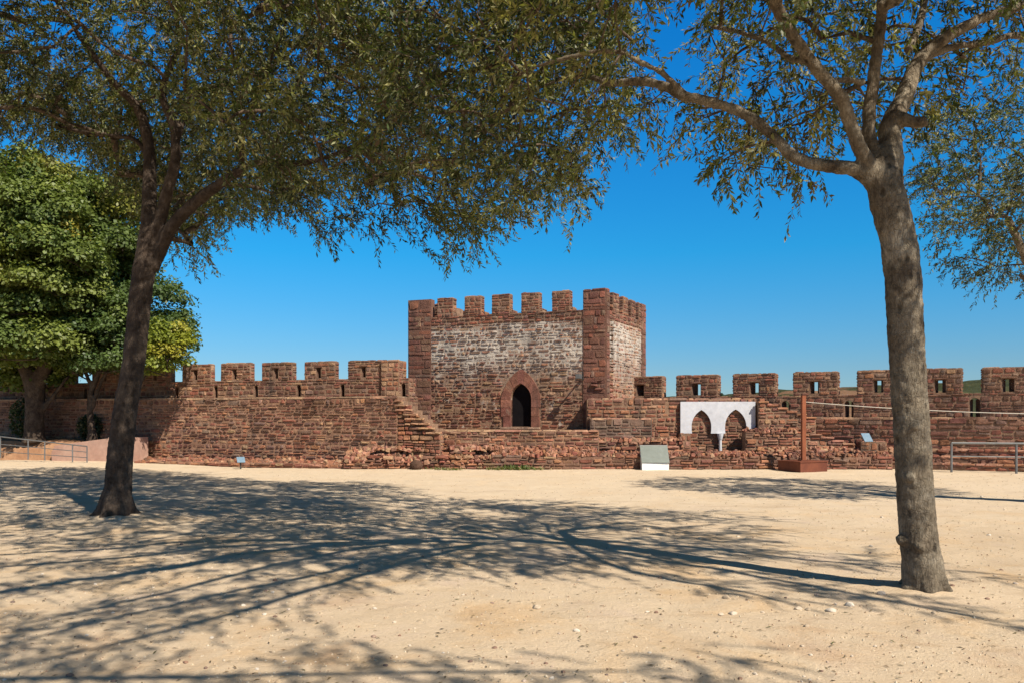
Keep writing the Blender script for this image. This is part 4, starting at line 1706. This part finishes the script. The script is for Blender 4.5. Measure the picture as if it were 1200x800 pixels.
# --- left olive
dL = 13.05
limbs_L = [
    px_limb([(136, 612, dL, 56), (137, 600, dL, 42), (138.5, 575, dL, 38), (140, 540, dL, 36), (147, 480, dL, 33), (157, 420, dL, 31), (165.5, 340, dL, 31), (170, 310, dL, 31), (174, 265, dL, 23), (175, 225, dL + .1, 20), (175, 180, dL + .2, 17), (169, 145, dL + .2, 15), (158, 122, dL + .1, 13), (133, 97, dL - .1, 11), (110, 65, dL - .3, 9), (88, 35, dL - .6, 7.5), (60, -20, dL - .9, 6)], k=.81),
    px_limb([(170, 318, dL, 20), (183, 275, dL, 18), (194, 232, dL - .1, 17), (205, 190, dL - .2, 15), (204, 150, dL - .2, 13), (190, 112, dL - .3, 11), (198, 82, dL - .4, 10), (211, 52, dL - .5, 9), (206, 15, dL - .6, 8), (215, -40, dL - .7, 6)], k=.81),
    px_limb([(178, 315, dL, 20), (190, 288, dL, 20), (202, 265, dL - .1, 19), (226, 240, dL - .3, 17), (252, 220, dL - .5, 15), (276, 204, dL - .7, 13), (305, 190, dL - .9, 11), (350, 192, dL - 1.2, 9), (400, 178, dL - 1.4, 7), (450, 150, dL - 1.6, 5)], k=.81),
    px_limb([(207, 165, dL - .2, 11), (222, 122, dL, 10), (246, 102, dL + .2, 9), (280, 96, dL + .5, 8), (330, 70, dL + .9, 6), (380, 20, dL + 1.2, 5)], k=.81),
    px_limb([(283, 195, dL - .7, 9), (285, 150, dL - .9, 8), (300, 110, dL - 1.2, 7), (330, 40, dL - 1.6, 6), (360, -60, dL - 2, 5)], k=.81),
    px_limb([(174, 190, dL + .2, 9), (160, 165, dL + .4, 8), (120, 158, dL + .7, 6), (70, 150, dL + 1.0, 5)], k=.81),
]
# root flare
for k in range(6):
    a = k * math.pi / 3 + .4
    b0 = at(136, 604, dL)
    limbs_L.append(catmull([(b0.x + .08 * math.cos(a), dL + .08 * math.sin(a), .42, .14), (b0.x + .22 * math.cos(a), dL + .22 * math.sin(a), .13, .10), (b0.x + .38 * math.cos(a), dL + .38 * math.sin(a), .02, .06)], .08))
ell_L = [
    (-6.0, 12.6, 7.7, 5.6, 4.6, 2.5, 1.0),
    (-3.0, 11.8, 6.6, 3.0, 3.0, 1.9, 1.0),
    (-1.6, 11.6, 5.4, 1.7, 1.6, 1.35, 1.1),
    (-4.8, 11.6, 5.3, 1.0, 1.1, 1.0, 1.2),
    (-9.8, 13.5, 7.2, 3.0, 3.0, 1.8, 1.0),
    (-.2, 13.2, 7.0, 2.8, 2.6, 2.0, .9),
    (-1.4, 9.9, 7.4, 3.4, 1.6, 1.0, 1.2),
    (-3.4, 8.3, 7.2, 2.4, 1.5, .8, 1.15),
    (-8.8, 17.3, 7.3, 4.4, 2.6, 1.6, 1.15),
    (-5.0, 14.2, 4.9, 1.1, .8, 1.0, 1.2),
]
olive_tree("dark leaning olive tree on the left with the shaded trunk", (at(136, 604, dL).x, dL, 0), limbs_L, ell_L, 11, outline_keep(OUT_L, 26), .53, 'bark_shaded', .022, center=(-5.5, 12.6, 6.0), n_twigs=10, n_leaves=26, hollow=[(-6.3, 12.0, 5.6, 1.9, 1.8, 1.5), (-5.2, 10.2, 6.6, 1.5, 1.5, 1.3), (-5.0, 11.6, 4.7, 1.35, 1.7, 1.3), (-5.6, 11.5, 6.0, 1.2, 1.5, 1.2)])

# --- right olive
dR = 7.62
limbs_R = [
    px_limb([(1084, 698, dR, 62), (1083, 688, dR, 52), (1080, 660, dR, 47), (1077, 630, dR, 45), (1072, 570, dR, 44), (1066, 470, dR, 43), (1061, 382, dR, 43), (1057, 312, dR, 44), (1051, 275, dR, 43), (1041, 237, dR, 45), (1034, 205, dR, 38), (1037, 185, dR + .05, 27), (1042, 165, dR + .1, 14)], k=.93),
    px_limb([(1030, 222, dR, 24), (1012, 203, dR, 22), (993, 197, dR, 17), (966, 194, dR + .05, 16), (933, 186, dR + .1, 15), (912, 166, dR + .15, 14), (892, 147, dR + .2, 14), (866, 131, dR + .3, 13), (833, 120, dR + .4, 13), (800, 113, dR + .5, 13), (783, 103, dR + .6, 12), (750, 95, dR + .8, 11), (717, 98, dR + 1.0, 10), (680, 88, dR + 1.3, 7), (640, 100, dR + 1.6, 5), (600, 120, dR + 1.9, 4)], k=.93),
    px_limb([(1033, 215, dR, 22), (1013, 185, dR - .05, 19), (998, 150, dR - .1, 17), (987, 117, dR - .15, 17), (967, 93, dR - .2, 16), (943, 62, dR - .3, 16), (923, 32, dR - .4, 15), (907, 0, dR - .5, 14), (890, -50, dR - .8, 12), (860, -140, dR - 1.3, 10), (790, -300, dR - 2.0, 7)], k=.93),
    px_limb([(1035, 205, dR + .05, 20), (1020, 167, dR + .08, 17), (1018, 143, dR + .1, 17), (1023, 100, dR + .15, 16), (1027, 67, dR + .15, 14), (1032, 33, dR + .15, 14), (1034, 0, dR + .1, 13), (1040, -90, dR, 10), (1060, -200, dR - .2, 8)], k=.93),
    px_limb([(1042, 220, dR + .05, 34), (1044, 187, dR + .1, 30), (1043, 150, dR + .15, 27), (1057, 120, dR + .2, 23), (1067, 93, dR + .25, 20), (1078, 70, dR + .3, 18), (1100, 50, dR + .3, 16), (1133, 30, dR + .3, 14), (1167, 16, dR + .3, 12), (1205, 5, dR + .3, 10), (1270, -30, dR + .2, 8)], k=.93),
    px_limb([(1074, 78, dR + .3, 12), (1088, 66, dR + .4, 11), (1117, 55, dR + .5, 9), (1160, 50, dR + .7, 9), (1184, 42, dR + .8, 8), (1230, 45, dR + 1.0, 6)], k=.93),
    px_limb([(975, 96, dR - .2, 8), (992, 94, dR, 8), (1012, 98, dR + .1, 9)], k=.93),
    px_limb([(948, 72, dR - .25, 9), (925, 68, dR, 8), (900, 50, dR + .3, 7), (867, 38, dR + .6, 6), (833, 32, dR + .9, 5)], k=.93),
    px_limb([(800, 108, dR + .5, 8), (775, 85, dR + .5, 8), (750, 73, dR + .5, 7), (727, 61, dR + .5, 6.5), (687, 63, dR + .6, 6), (633, 77, dR + .8, 5), (600, 90, dR + 1.0, 4)], k=.93),
    px_limb([(1064, 60, dR + .25, 10), (1080, 20, dR + .5, 9), (1090, -40, dR + .8, 7)], k=.93),
    # limbs that reach over the viewer, above the picture
    w_limb([(at(907, 0, dR - .5).x, dR - .5, 5.4, .07), (2.7, 6.6, 5.8, .065)]),
    w_limb([(at(890, -50, dR - .8).x, dR - .8, 5.6, .06), (3.4, 6.3, 5.9, .06)]),
    w_limb([(at(1034, 0, dR).x, dR + .1, 5.6, .06), (4.5, 6.7, 6.0, .055)]),
]
for k in range(6):
    a = k * math.pi / 3 + .2
    b0 = at(1084, 688, dR)
    limbs_R.append(catmull([(b0.x + .05 * math.cos(a), dR + .05 * math.sin(a), .30, .11), (b0.x + .13 * math.cos(a), dR + .13 * math.sin(a), .10, .08), (b0.x + .22 * math.cos(a), dR + .22 * math.sin(a), .0, .05)], .06))
kn = [(at(1086, 600, dR - .12), .055), (at(1057, 632, dR - .02), .062), (at(1066, 560, dR - .145), .045), (at(1078, 640, dR - .15), .05), (at(1072, 500, dR - .14), .05)]
stub = at(1068, 140, dR + .1)
limbs_R.append(catmull([(stub.x - .1, stub.y, stub.z, .07), (stub.x + .04, stub.y - .05, stub.z - .05, .06), (stub.x + .11, stub.y - .08, stub.z - .04, .05)], .05))
ell_R = [
    (3.3, 7.9, 6.3, 4.2, 3.6, 1.7, .9),
    (.9, 9.2, 5.6, 2.4, 1.9, 1.4, 1.0),
    (-.2, 8.9, 5.2, 1.4, 1.3, 1.1, 1.0),
    (2.4, 8.7, 4.8, 1.2, 1.0, .75, .9),
    (3.3, 5.8, 6.35, 3.3, 1.3, .75, 1.15),
    (-.4, 6.7, 6.6, 2.6, 1.3, .7, 1.15),
    (3.6, 4.7, 6.35, 1.3, .8, .5, 1.15),
    (3.1, .35, 6.5, 2.9, .7, .5, .95),
    (5.8, 8.6, 6.2, 2.0, 2.0, 1.1, .9),
]
# narrow leafy sprays along the overhead limbs: (start, end, clumps)
STRANDS = [((2.0, 5.6, 6.2), (.0, 1.5, 6.4), 13, .11), ((.9, 5.5, 6.2), (-.9, 2.6, 6.4), 12, .12), ((2.75, 4.9, 6.1), (.6, .4, 6.4), 13, .11),
           ((1.4, 6.0, 6.1), (-1.6, 2.2, 6.4), 13, .13), ((2.6, 5.2, 6.2), (.3, 1.0, 6.4), 12, .10), ((-.1, 6.3, 6.2), (-3.0, 4.2, 6.4), 11, .2), ((.3, 5.8, 6.2), (-2.2, 3.4, 6.4), 13, .16),
           ((5.3, 5.3, 6.1), (8.1, 1.8, 6.4), 11, .10), ((5.6, 6.1, 6.1), (8.7, 4.1, 6.3), 12, .18), ((5.0, 4.6, 6.2), (6.6, 2.4, 6.4), 6, .1)]
limbs_R.append(w_limb([(.6, .4, 6.4, .04), (2.5, .45, 6.45, .032), (5.2, .5, 6.5, .018)]))
srng = np.random.default_rng(41)
for (a_, b_, n_, w_) in STRANDS:
    hub = (4.5, 6.7, 6.0) if a_[0] > 4.5 else ((3.4, 6.3, 5.9) if a_[0] > 2.4 else (2.7, 6.6, 5.8))
    A, B = np.array(a_), np.array(b_)
    q1, q2 = A + (B - A) * .35 + srng.normal(size=3) * .07, A + (B - A) * .7 + srng.normal(size=3) * .09
    limbs_R.append(w_limb([(*hub, .055), (*A, .055), (*q1, .048), (*q2, .036), (*B, .018)]))
olive_tree("grey mottled olive tree on the right, forking high into several limbs", (at(1084, 688, dR).x, dR, 0), limbs_R, ell_R, 23, outline_keep(OUT_R, 34), .50, 'bark', .014, center=(2.9, 7.6, 5.4), n_twigs=8, n_leaves=25, knots=kn, hollow=[(3.15, 6.9, 4.75, 1.45, 1.0, .95), (4.3, 7.2, 5.2, 1.0, .9, .8)], strands=STRANDS)

# --- third olive beyond the right edge
dF = 15.0
limbs_F = [
    w_limb([(10.9, dF + .3, -.1, .30), (10.85, dF + .3, .3, .24), (10.7, dF + .2, 1.5, .21), (10.5, dF, 2.7, .19), (10.3, dF, 3.4, .14), (9.8, dF, 4.4, .09), (9.2, dF - .2, 5.4, .06)]),
    w_limb([(10.5, dF, 2.7, .14), (10.9, dF + .2, 3.8, .11), (11.3, dF + .3, 5.2, .07)]),
    w_limb([(10.45, dF, 2.9, .10), (9.9, dF - .3, 3.7, .07), (9.3, dF - .4, 4.3, .045)]),
]
ell_F = [(10.3, dF, 6.0, 3.1, 2.6, 2.1, 1.0), (9.4, dF - .2, 5.0, 1.5, 1.5, 1.2, 1.0)]
olive_tree("smaller olive tree behind the right trunk, only its crown showing at the right edge", (10.9, dF + .3, 0), limbs_F, ell_F, 37, outline_keep(OUT_F, 24), .58, 'bark', .03, center=(10.4, dF, 5.0), n_twigs=11, n_leaves=24)


# --- broadleaf trees on the left terrace
def broad_tree(name, label, base, limbs, domes, seed, cols, col_w, leaf=(.10, .165), per=1000, bark='bark_shaded', voxel=.05, branch_to=None, flat=.80):
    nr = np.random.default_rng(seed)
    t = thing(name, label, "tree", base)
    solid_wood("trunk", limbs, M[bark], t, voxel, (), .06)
    dom = np.array([d[:3] for d in domes])
    rad = np.array([d[3] for d in domes])
    tubes = grow_branches(limbs, dom - np.array([0, 0, .25]), nr, .4)
    mb = MB()
    for p, r in tubes:
        tube(mb, [Vector(q) for q in p], [x * 2.4 for x in r], 6, cap=False)
    mb.c = []
    mb.build("branches", M[bark], t, smooth=True)
    V, C = [], []
    cols = np.array(cols)
    for i in range(len(dom)):
        n = int(per * (rad[i] / .9) ** 2)
        d = unit(nr.normal(size=(n, 3)))
        d[:, 2] = np.where(d[:, 2] < -.35, -d[:, 2] * nr.random(n), d[:, 2])
        r = rad[i] * (nr.random((n, 1)) ** .28) * (1 + .18 * np.sin(d[:, :1] * 5 + i) + .14 * np.sin(d[:, 1:2] * 7 + 2 * i))
        p = dom[i] + d * r * np.array([1, 1, flat])
        nm = unit(d * .85 + np.array([0, 0, .5]) + nr.normal(size=(n, 3)) * .5)
        a = unit(np.cross(nm, nr.normal(size=(n, 3))))
        b = np.cross(nm, a)
        s = nr.uniform(leaf[0], leaf[1], size=(n, 1)) * .5
        s2 = s * nr.uniform(.55, .9, size=(n, 1))
        q = np.stack([p - a * s, p + b * s2 - nm * s * .25 - a * s * .1, p + a * s * 1.1 - nm * s * .3, p - b * s2 - nm * s * .25 - a * s * .1], axis=1)
        ci = nr.choice(len(cols), p=np.array(col_w) / sum(col_w))
        V.append(q)
        C.append(cols[ci] * nr.uniform(.72, 1.28, size=(n, 1)) * np.array([1, 1, 1]))
    quads_object("crown", np.concatenate(V), np.concatenate(C), M['broad_leaf'], t)
    return t


def dome_set(center, semi, n, rr, nr, low=-.55, shell=.45):
    out_ = []
    c, s = np.array(center), np.array(semi)
    k = 0
    while len(out_) < n and k < 8000:
        k += 1
        d = unit(nr.normal(size=3))
        if d[2] < low:
            continue
        rad = nr.random() ** shell
        p = c + d * s * rad
        r = nr.uniform(*rr)
        if any(np.linalg.norm((p - np.array(o[:3])) * np.array([1, 1, 1.25])) < .82 * (r + o[3]) * .62 for o in out_):
            continue
        out_.append((p[0], p[1], p[2], r))
    return out_


G_COLS = [(.120, .155, .032), (.150, .180, .036), (.090, .125, .028), (.180, .180, .030), (.25, .21, .032)]
G_W = [4, 3.5, 2.5, .8, .15]
nrb = np.random.default_rng(5)
d1 = 29.4
b1 = at(40, 515, d1)
z1 = .90
limbs_1 = [
    w_limb([(b1.x, d1, z1 - .15, .44), (b1.x, d1, z1 + .25, .34), (b1.x + .02, d1, z1 + 1.2, .32), (b1.x, d1, z1 + 2.0, .34), (b1.x - .5, d1, z1 + 3.0, .26), (b1.x - 1.4, d1 - .2, z1 + 4.4, .18), (b1.x - 2.4, d1 - .3, z1 + 6.0, .10)]),
    w_limb([(b1.x, d1, z1 + 1.8, .30), (b1.x + .55, d1 - .1, z1 + 2.8, .23), (b1.x + 1.3, d1 - .3, z1 + 4.0, .16), (b1.x + 2.2, d1 - .3, z1 + 5.6, .10)]),
    w_limb([(b1.x, d1, z1 + 1.9, .28), (b1.x - .05, d1 + .3, z1 + 3.4, .22), (b1.x + .3, d1 + .4, z1 + 5.5, .15), (b1.x + .2, d1 + .2, z1 + 8.0, .09)]),
    w_limb([(b1.x + .2, d1, z1 + .9, .12), (b1.x + .8, d1, z1 + 1.7, .08), (b1.x + 1.3, d1 - .1, z1 + 2.3, .05)]),
]
dm1 = dome_set((b1.x - .3, d1, 6.9), (4.0, 3.2, 4.4), 135, (.75, 1.2), nrb, -.95, .40)
dm1 += dome_set((b1.x + .4, d1, 4.3), (3.0, 2.6, .9), 26, (.6, .9), nrb, -1, .5)
dm1 += dome_set((b1.x + 2.2, d1 - .2, 8.2), (2.3, 2.4, 2.6), 34, (.7, 1.1), nrb, -.6, .4)
dm1 += [(b1.x + rng.uniform(-1.7, 1.6), d1 + rng.uniform(.2, 1.0), rng.uniform(2.9, 3.7), rng.uniform(.45, .7)) for k in range(16)]
dm1 = [d for d in dm1 if d[2] > 3.5 or d[1] > d1 + .1]
broad_tree("broadleaf_tree", "tall dense green tree with a thick grey trunk at the left edge", (b1.x, d1, z1), limbs_1, dm1, 3, G_COLS, G_W)
d2 = 29.0
b2 = at(108, 514, d2)
limbs_2 = [
    w_limb([(b2.x, d2, z1 - .12, .22), (b2.x, d2, z1 + .2, .15), (b2.x - .08, d2, z1 + 1.0, .11), (b2.x + .0, d2, z1 + 1.8, .10), (b2.x + .5, d2, z1 + 2.9, .08), (b2.x + 1.2, d2, z1 + 4.0, .05)]),
    w_limb([(b2.x - .05, d2, z1 + 1.0, .08), (b2.x + .45, d2 - .1, z1 + 2.2, .06), (b2.x + 1.2, d2 - .1, z1 + 3.2, .045)]),
    w_limb([(b2.x, d2, z1 + 1.8, .08), (b2.x - .4, d2, z1 + 3.0, .06), (b2.x - .5, d2, z1 + 4.4, .04)]),
]
dm2 = dome_set((b2.x + 1.3, d2, 4.9), (2.5, 1.7, 1.9), 52, (.55, .85), nrb, -.8, .42)
dm2 += [(b2.x + rng.uniform(-.9, 1.6), d2 + rng.uniform(-.3, .9), rng.uniform(3.3, 4.0), rng.uniform(.4, .62)) for k in range(16)]
dm2 = [d for d in dm2 if xat(600, 1) == 0 and (600 + (d[0] + d[3] * .8) * F_PX / d[1]) < 240]
broad_tree("broadleaf_tree", "slender green tree with a thin trunk, right of the thick grey trunk", (b2.x, d2, z1), limbs_2, dm2, 4, [(.080, .120, .030), (.060, .095, .026), (.12, .155, .035)], [4, 3, 1.5], (.09, .145), 950, voxel=.035)
d3 = 27.3
z3 = .12
b3 = at(143, 545, d3)
limbs_3 = [w_limb([(b3.x, d3, z3 - .15, .10), (b3.x + .1, d3, z3 + 1.2, .07), (b3.x + .55, d3, z3 + 2.5, .05), (b3.x + 1.1, d3, z3 + 3.5, .035)])]
dm3 = dome_set((at(190, 405, d3).x, d3, at(0, 412, d3).z), (.95, .8, 1.0), 18, (.4, .6), nrb, -.9, .45)
broad_tree("broadleaf_tree", "small yellow-green tree peeping out behind the left olive trunk", (b3.x, d3, z3), limbs_3, dm3, 6, [(.21, .225, .022), (.17, .20, .025), (.27, .25, .03)], [3, 3, 1.5], (.08, .13), 1000, voxel=.03)

# dark shrub at the foot of the thick trunk
def shrub(name, label, c, r, n, cols, seed, leaf=(.08, .14)):
    nr = np.random.default_rng(seed)
    t = thing(name, label, "shrub", c)
    mb = MB()
    for k in range(7):
        a = nr.uniform(0, 6.28)
        e = Vector((c[0] + r[0] * .7 * math.cos(a), c[1] + r[1] * .7 * math.sin(a), c[2] + r[2] * nr.uniform(.5, 1.3)))
        tube(mb, [Vector(c) - Vector((0, 0, .05)), (Vector(c) * .5 + e * .5) + Vector((0, 0, .1)), e], [.03, .02, .01], 5)
    mb.c = []
    mb.build("stem", M['twig'], t)
    d = unit(nr.normal(size=(n, 3))) * (nr.random((n, 1)) ** .4)
    p = np.array(c) + np.array([0, 0, r[2] * .8]) + d * np.array(r)
    nm = unit(nr.normal(size=(n, 3)) + np.array([0, 0, .5]))
    a = unit(np.cross(nm, nr.normal(size=(n, 3))))
    b = np.cross(nm, a)
    s = nr.uniform(leaf[0], leaf[1], size=(n, 1)) * .5
    q = np.stack([p - a * s, p + b * s * .6, p + a * s, p - b * s * .6], axis=1)
    cc = np.array(cols)[nr.integers(0, len(cols), n)] * nr.uniform(.7, 1.3, size=(n, 1))
    quads_object("foliage", q, cc, M['broad_leaf'], t)
    return t


shrub("shrub", "dark shrub growing left of the thick grey trunk on the terrace", (b1.x - .65, d1 + .5, .93), (.55, .5, .85), 1800, [(.03, .05, .02), (.04, .06, .02)], 71)
shrub("shrub", "dark shrub against the wall between the thick and the thin trunk", (b1.x + 1.75, d1 + .6, .93), (.5, .4, .5), 1500, [(.035, .05, .02), (.05, .06, .025)], 72)

# a small tree seen beyond the battlements
df_ = 70.0
bf = at(853, 490, df_)
limbs_f = [w_limb([(bf.x, df_, -.1, .2), (bf.x, df_, 1.5, .14), (bf.x, df_, 3.2, .06)])]
nrd = np.random.default_rng(9)
dmf = [(bf.x + nrd.uniform(-.5, .5), df_ + nrd.uniform(-.5, .5), 1.9 + .3 * k, .75 - .09 * k) for k in range(7)]
broad_tree("distant_tree", "tiny dark tree far beyond the battlements, in a gap above the arch panel", (bf.x, df_, 0), limbs_f, dmf, 8, [(.03, .05, .025)], [1], (.2, .35), 160, voxel=.06)

# ------------------------------------------------------------------ weeds at the foot of the low wall
def weeds(label, cx, cy, w, n, seed, h=(.08, .22)):
    nr = np.random.default_rng(seed)
    t = thing("weed_patch", label, "weeds", (cx, cy, 0))
    b = np.stack([cx + nr.normal(size=n) * w * .4, cy + nr.normal(size=n) * .1, np.zeros(n)], axis=1)
    b[:, 2] = [ground_z(x, y) for x, y in b[:, :2]]
    d = unit(nr.normal(size=(n, 3)) * np.array([.8, .8, .2]) + np.array([0, 0, .7]))
    L = nr.uniform(h[0], h[1], size=(n, 1))
    s = unit(np.cross(d, nr.normal(size=(n, 3)))) * L * .13
    q = np.stack([b - s * .3, b + d * L * .5 + s, b + d * L, b + d * L * .5 - s], axis=1)
    cc = np.array([(.09, .13, .03), (.14, .16, .05), (.24, .20, .09)])[nr.integers(0, 3, n)] * nr.uniform(.7, 1.2, size=(n, 1))
    o = quads_object("leaves", q, cc, M['weed'], t)
    return t


weeds("green weeds on the sand below the tower doorway", xat(604, 25.7), 25.7, 1.0, 420, 81)
weeds("dry low weeds beside the dark stone drum", xat(522, 25.6), 25.6, .7, 200, 82, (.05, .13))

# ------------------------------------------------------------------ pebbles, grit and fallen leaves
prng = random.Random(99)
protos = []
for k in range(6):
    bm = bmesh.new()
    bmesh.ops.create_icosphere(bm, subdivisions=3, radius=1.0)
    for v in bm.verts:
        n_ = noise.fractal(v.co * 1.1 + Vector((k * 7.1, 3, 1)), 1.0, 2.0, 3)
        v.co *= 1 + .28 * n_
        # broken facets
        for ax in (Vector((.6, .3, .7)), Vector((-.7, .5, .2)), Vector((.1, -.9, .3))):
            dq = v.co.dot(ax.normalized()) - .68
            if dq > 0:
                v.co -= ax.normalized() * dq * .85
        v.co.z *= .62
    me = bpy.data.meshes.new("pebble")
    bm.to_mesh(me)
    bm.free()
    me.polygons.foreach_set("use_smooth", [True] * len(me.polygons))
    me.materials.append(M['pebble'])
    protos.append(me)


def pebble(px, py, spx, k=None):
    d = EYE * F_PX / (py - HOR)
    x = xat(px, d)
    s = spx * d / F_PX / 2
    o = bpy.data.objects.new("pebble", protos[prng.randrange(6) if k is None else k])
    COL.objects.link(o)
    sc = (s, s * prng.uniform(.7, 1.0), s * prng.uniform(.7, .95))
    o.scale = sc
    o.location = (x, d, ground_z(x, d) + sc[2] * .28)
    o.rotation_euler = (0, 0, prng.uniform(0, 6.28))
    tag(o, "small loose pebble lying on the sandy ground", "pebble", "loose pebbles scattered on the sand")
    return o


seen = [(851, 701, 11), (859, 719, 10), (845, 720, 8), (996, 709, 13), (1033, 697, 11), (935, 713, 9), (947, 714, 7), (973, 715, 12), (957, 697, 6), (945, 734, 7), (629, 712, 11), (676, 739, 8), (655, 742, 5), (1116, 690, 6), (940, 757, 6), (950, 767, 6),
        (8, 741, 12), (213, 742, 7), (248, 748, 6), (432, 669, 5), (456, 674, 5), (173, 670, 7), (134, 669, 5), (82, 791, 9), (310, 721, 7), (551, 776, 6), (567, 777, 6), (538, 770, 5), (438, 746, 7), (480, 757, 5), (500, 697, 6), (1190, 684, 6), (885, 790, 6), (730, 763, 5), (774, 677, 6), (1021, 640, 5), (15, 705, 6), (214, 654, 5), (322, 680, 6)]
for (px, py, s) in seen:
    pebble(px, py, s)
for k in range(150):
    py = 575 + 225 * prng.random() ** .8
    pebble(prng.uniform(-30, 1230), py, prng.uniform(2.2, 4.8) * (1 + (py - 600) / 400))

# grit and twig litter: nobody could count it
nrg = np.random.default_rng(13)
N = 9000
dq = 3.6 + 20 * nrg.random(N) ** 2.2
xq = (nrg.random(N) - .5) * 1.5 * dq
zq = np.array([ground_z(a, b) for a, b in zip(xq, dq)])
s = nrg.uniform(.003, .011, size=(N, 1)) * (1 + dq[:, None] / 30)
up = np.tile(np.array([[0, 0, 1.0]]), (N, 1))
ang = nrg.uniform(0, 6.28, N)
e1 = np.stack([np.cos(ang), np.sin(ang), np.zeros(N)], axis=1)
e2 = np.stack([-np.sin(ang), np.cos(ang), np.zeros(N)], axis=1)
p0 = np.stack([xq, dq, zq], axis=1)
top = p0 + up * s * .9
c1, c2, c3, c4 = p0 + e1 * s, p0 + e2 * s * .8, p0 - e1 * s * 1.1, p0 - e2 * s * .7
Q = np.concatenate([np.stack([c1, c2, top + e2 * s * .2, top + e1 * s * .3], 1), np.stack([c2, c3, top - e1 * s * .3, top + e2 * s * .2], 1), np.stack([c3, c4, top - e2 * s * .2, top - e1 * s * .3], 1), np.stack([c4, c1, top + e1 * s * .3, top - e2 * s * .2], 1), np.stack([top + e1 * s * .3, top + e2 * s * .2, top - e1 * s * .3, top - e2 * s * .2], 1)])
gc = np.array([(.50, .39, .26), (.42, .31, .20), (.52, .43, .31), (.30, .20, .13)])[nrg.integers(0, 4, N)]
tmp = bpy.data.objects.new("grit", None)
g_ = quads_object("grit", Q, np.tile(gc, (5, 1)), M['grit'], None) if False else None


def stuff_quads(name, Q, C, mat, label):
    e = bpy.data.objects.new("tmp_root", None)
    o = quads_object(name, Q, C, mat, e)
    o.parent = None
    bpy.data.objects.remove(e)
    o["kind"] = "stuff"
    o["label"] = label
    o["category"] = name.replace("_", " ")
    return o


bpy.data.objects.remove(tmp)
stuff_quads("grit", Q, np.tile(gc, (5, 1)), M['grit'], "fine loose grit strewn over the sandy ground")
N = 2600
dq = 3.8 + 22 * nrg.random(N) ** 1.7
xq = (nrg.random(N) - .5) * 1.5 * dq
zq = np.array([ground_z(a, b) for a, b in zip(xq, dq)]) + .004
ang = nrg.uniform(0, 6.28, N)
e1 = np.stack([np.cos(ang), np.sin(ang), nrg.uniform(-.1, .25, N)], axis=1)
e2 = np.stack([-np.sin(ang), np.cos(ang), nrg.uniform(-.3, .3, N)], axis=1)
p0 = np.stack([xq, dq, zq], axis=1)
L = nrg.uniform(.025, .06, size=(N, 1))
Q = np.stack([p0, p0 + e1 * L * .5 + e2 * L * .13 + up[:N] * .003, p0 + e1 * L, p0 + e1 * L * .5 - e2 * L * .13 + up[:N] * .003], axis=1)
lc = np.array([(.14, .09, .045), (.20, .14, .07), (.07, .05, .03), (.11, .10, .04)])[nrg.integers(0, 4, N)]
stuff_quads("leaf_litter", Q, lc, M['grit'], "dry fallen leaves strewn over the sandy ground")
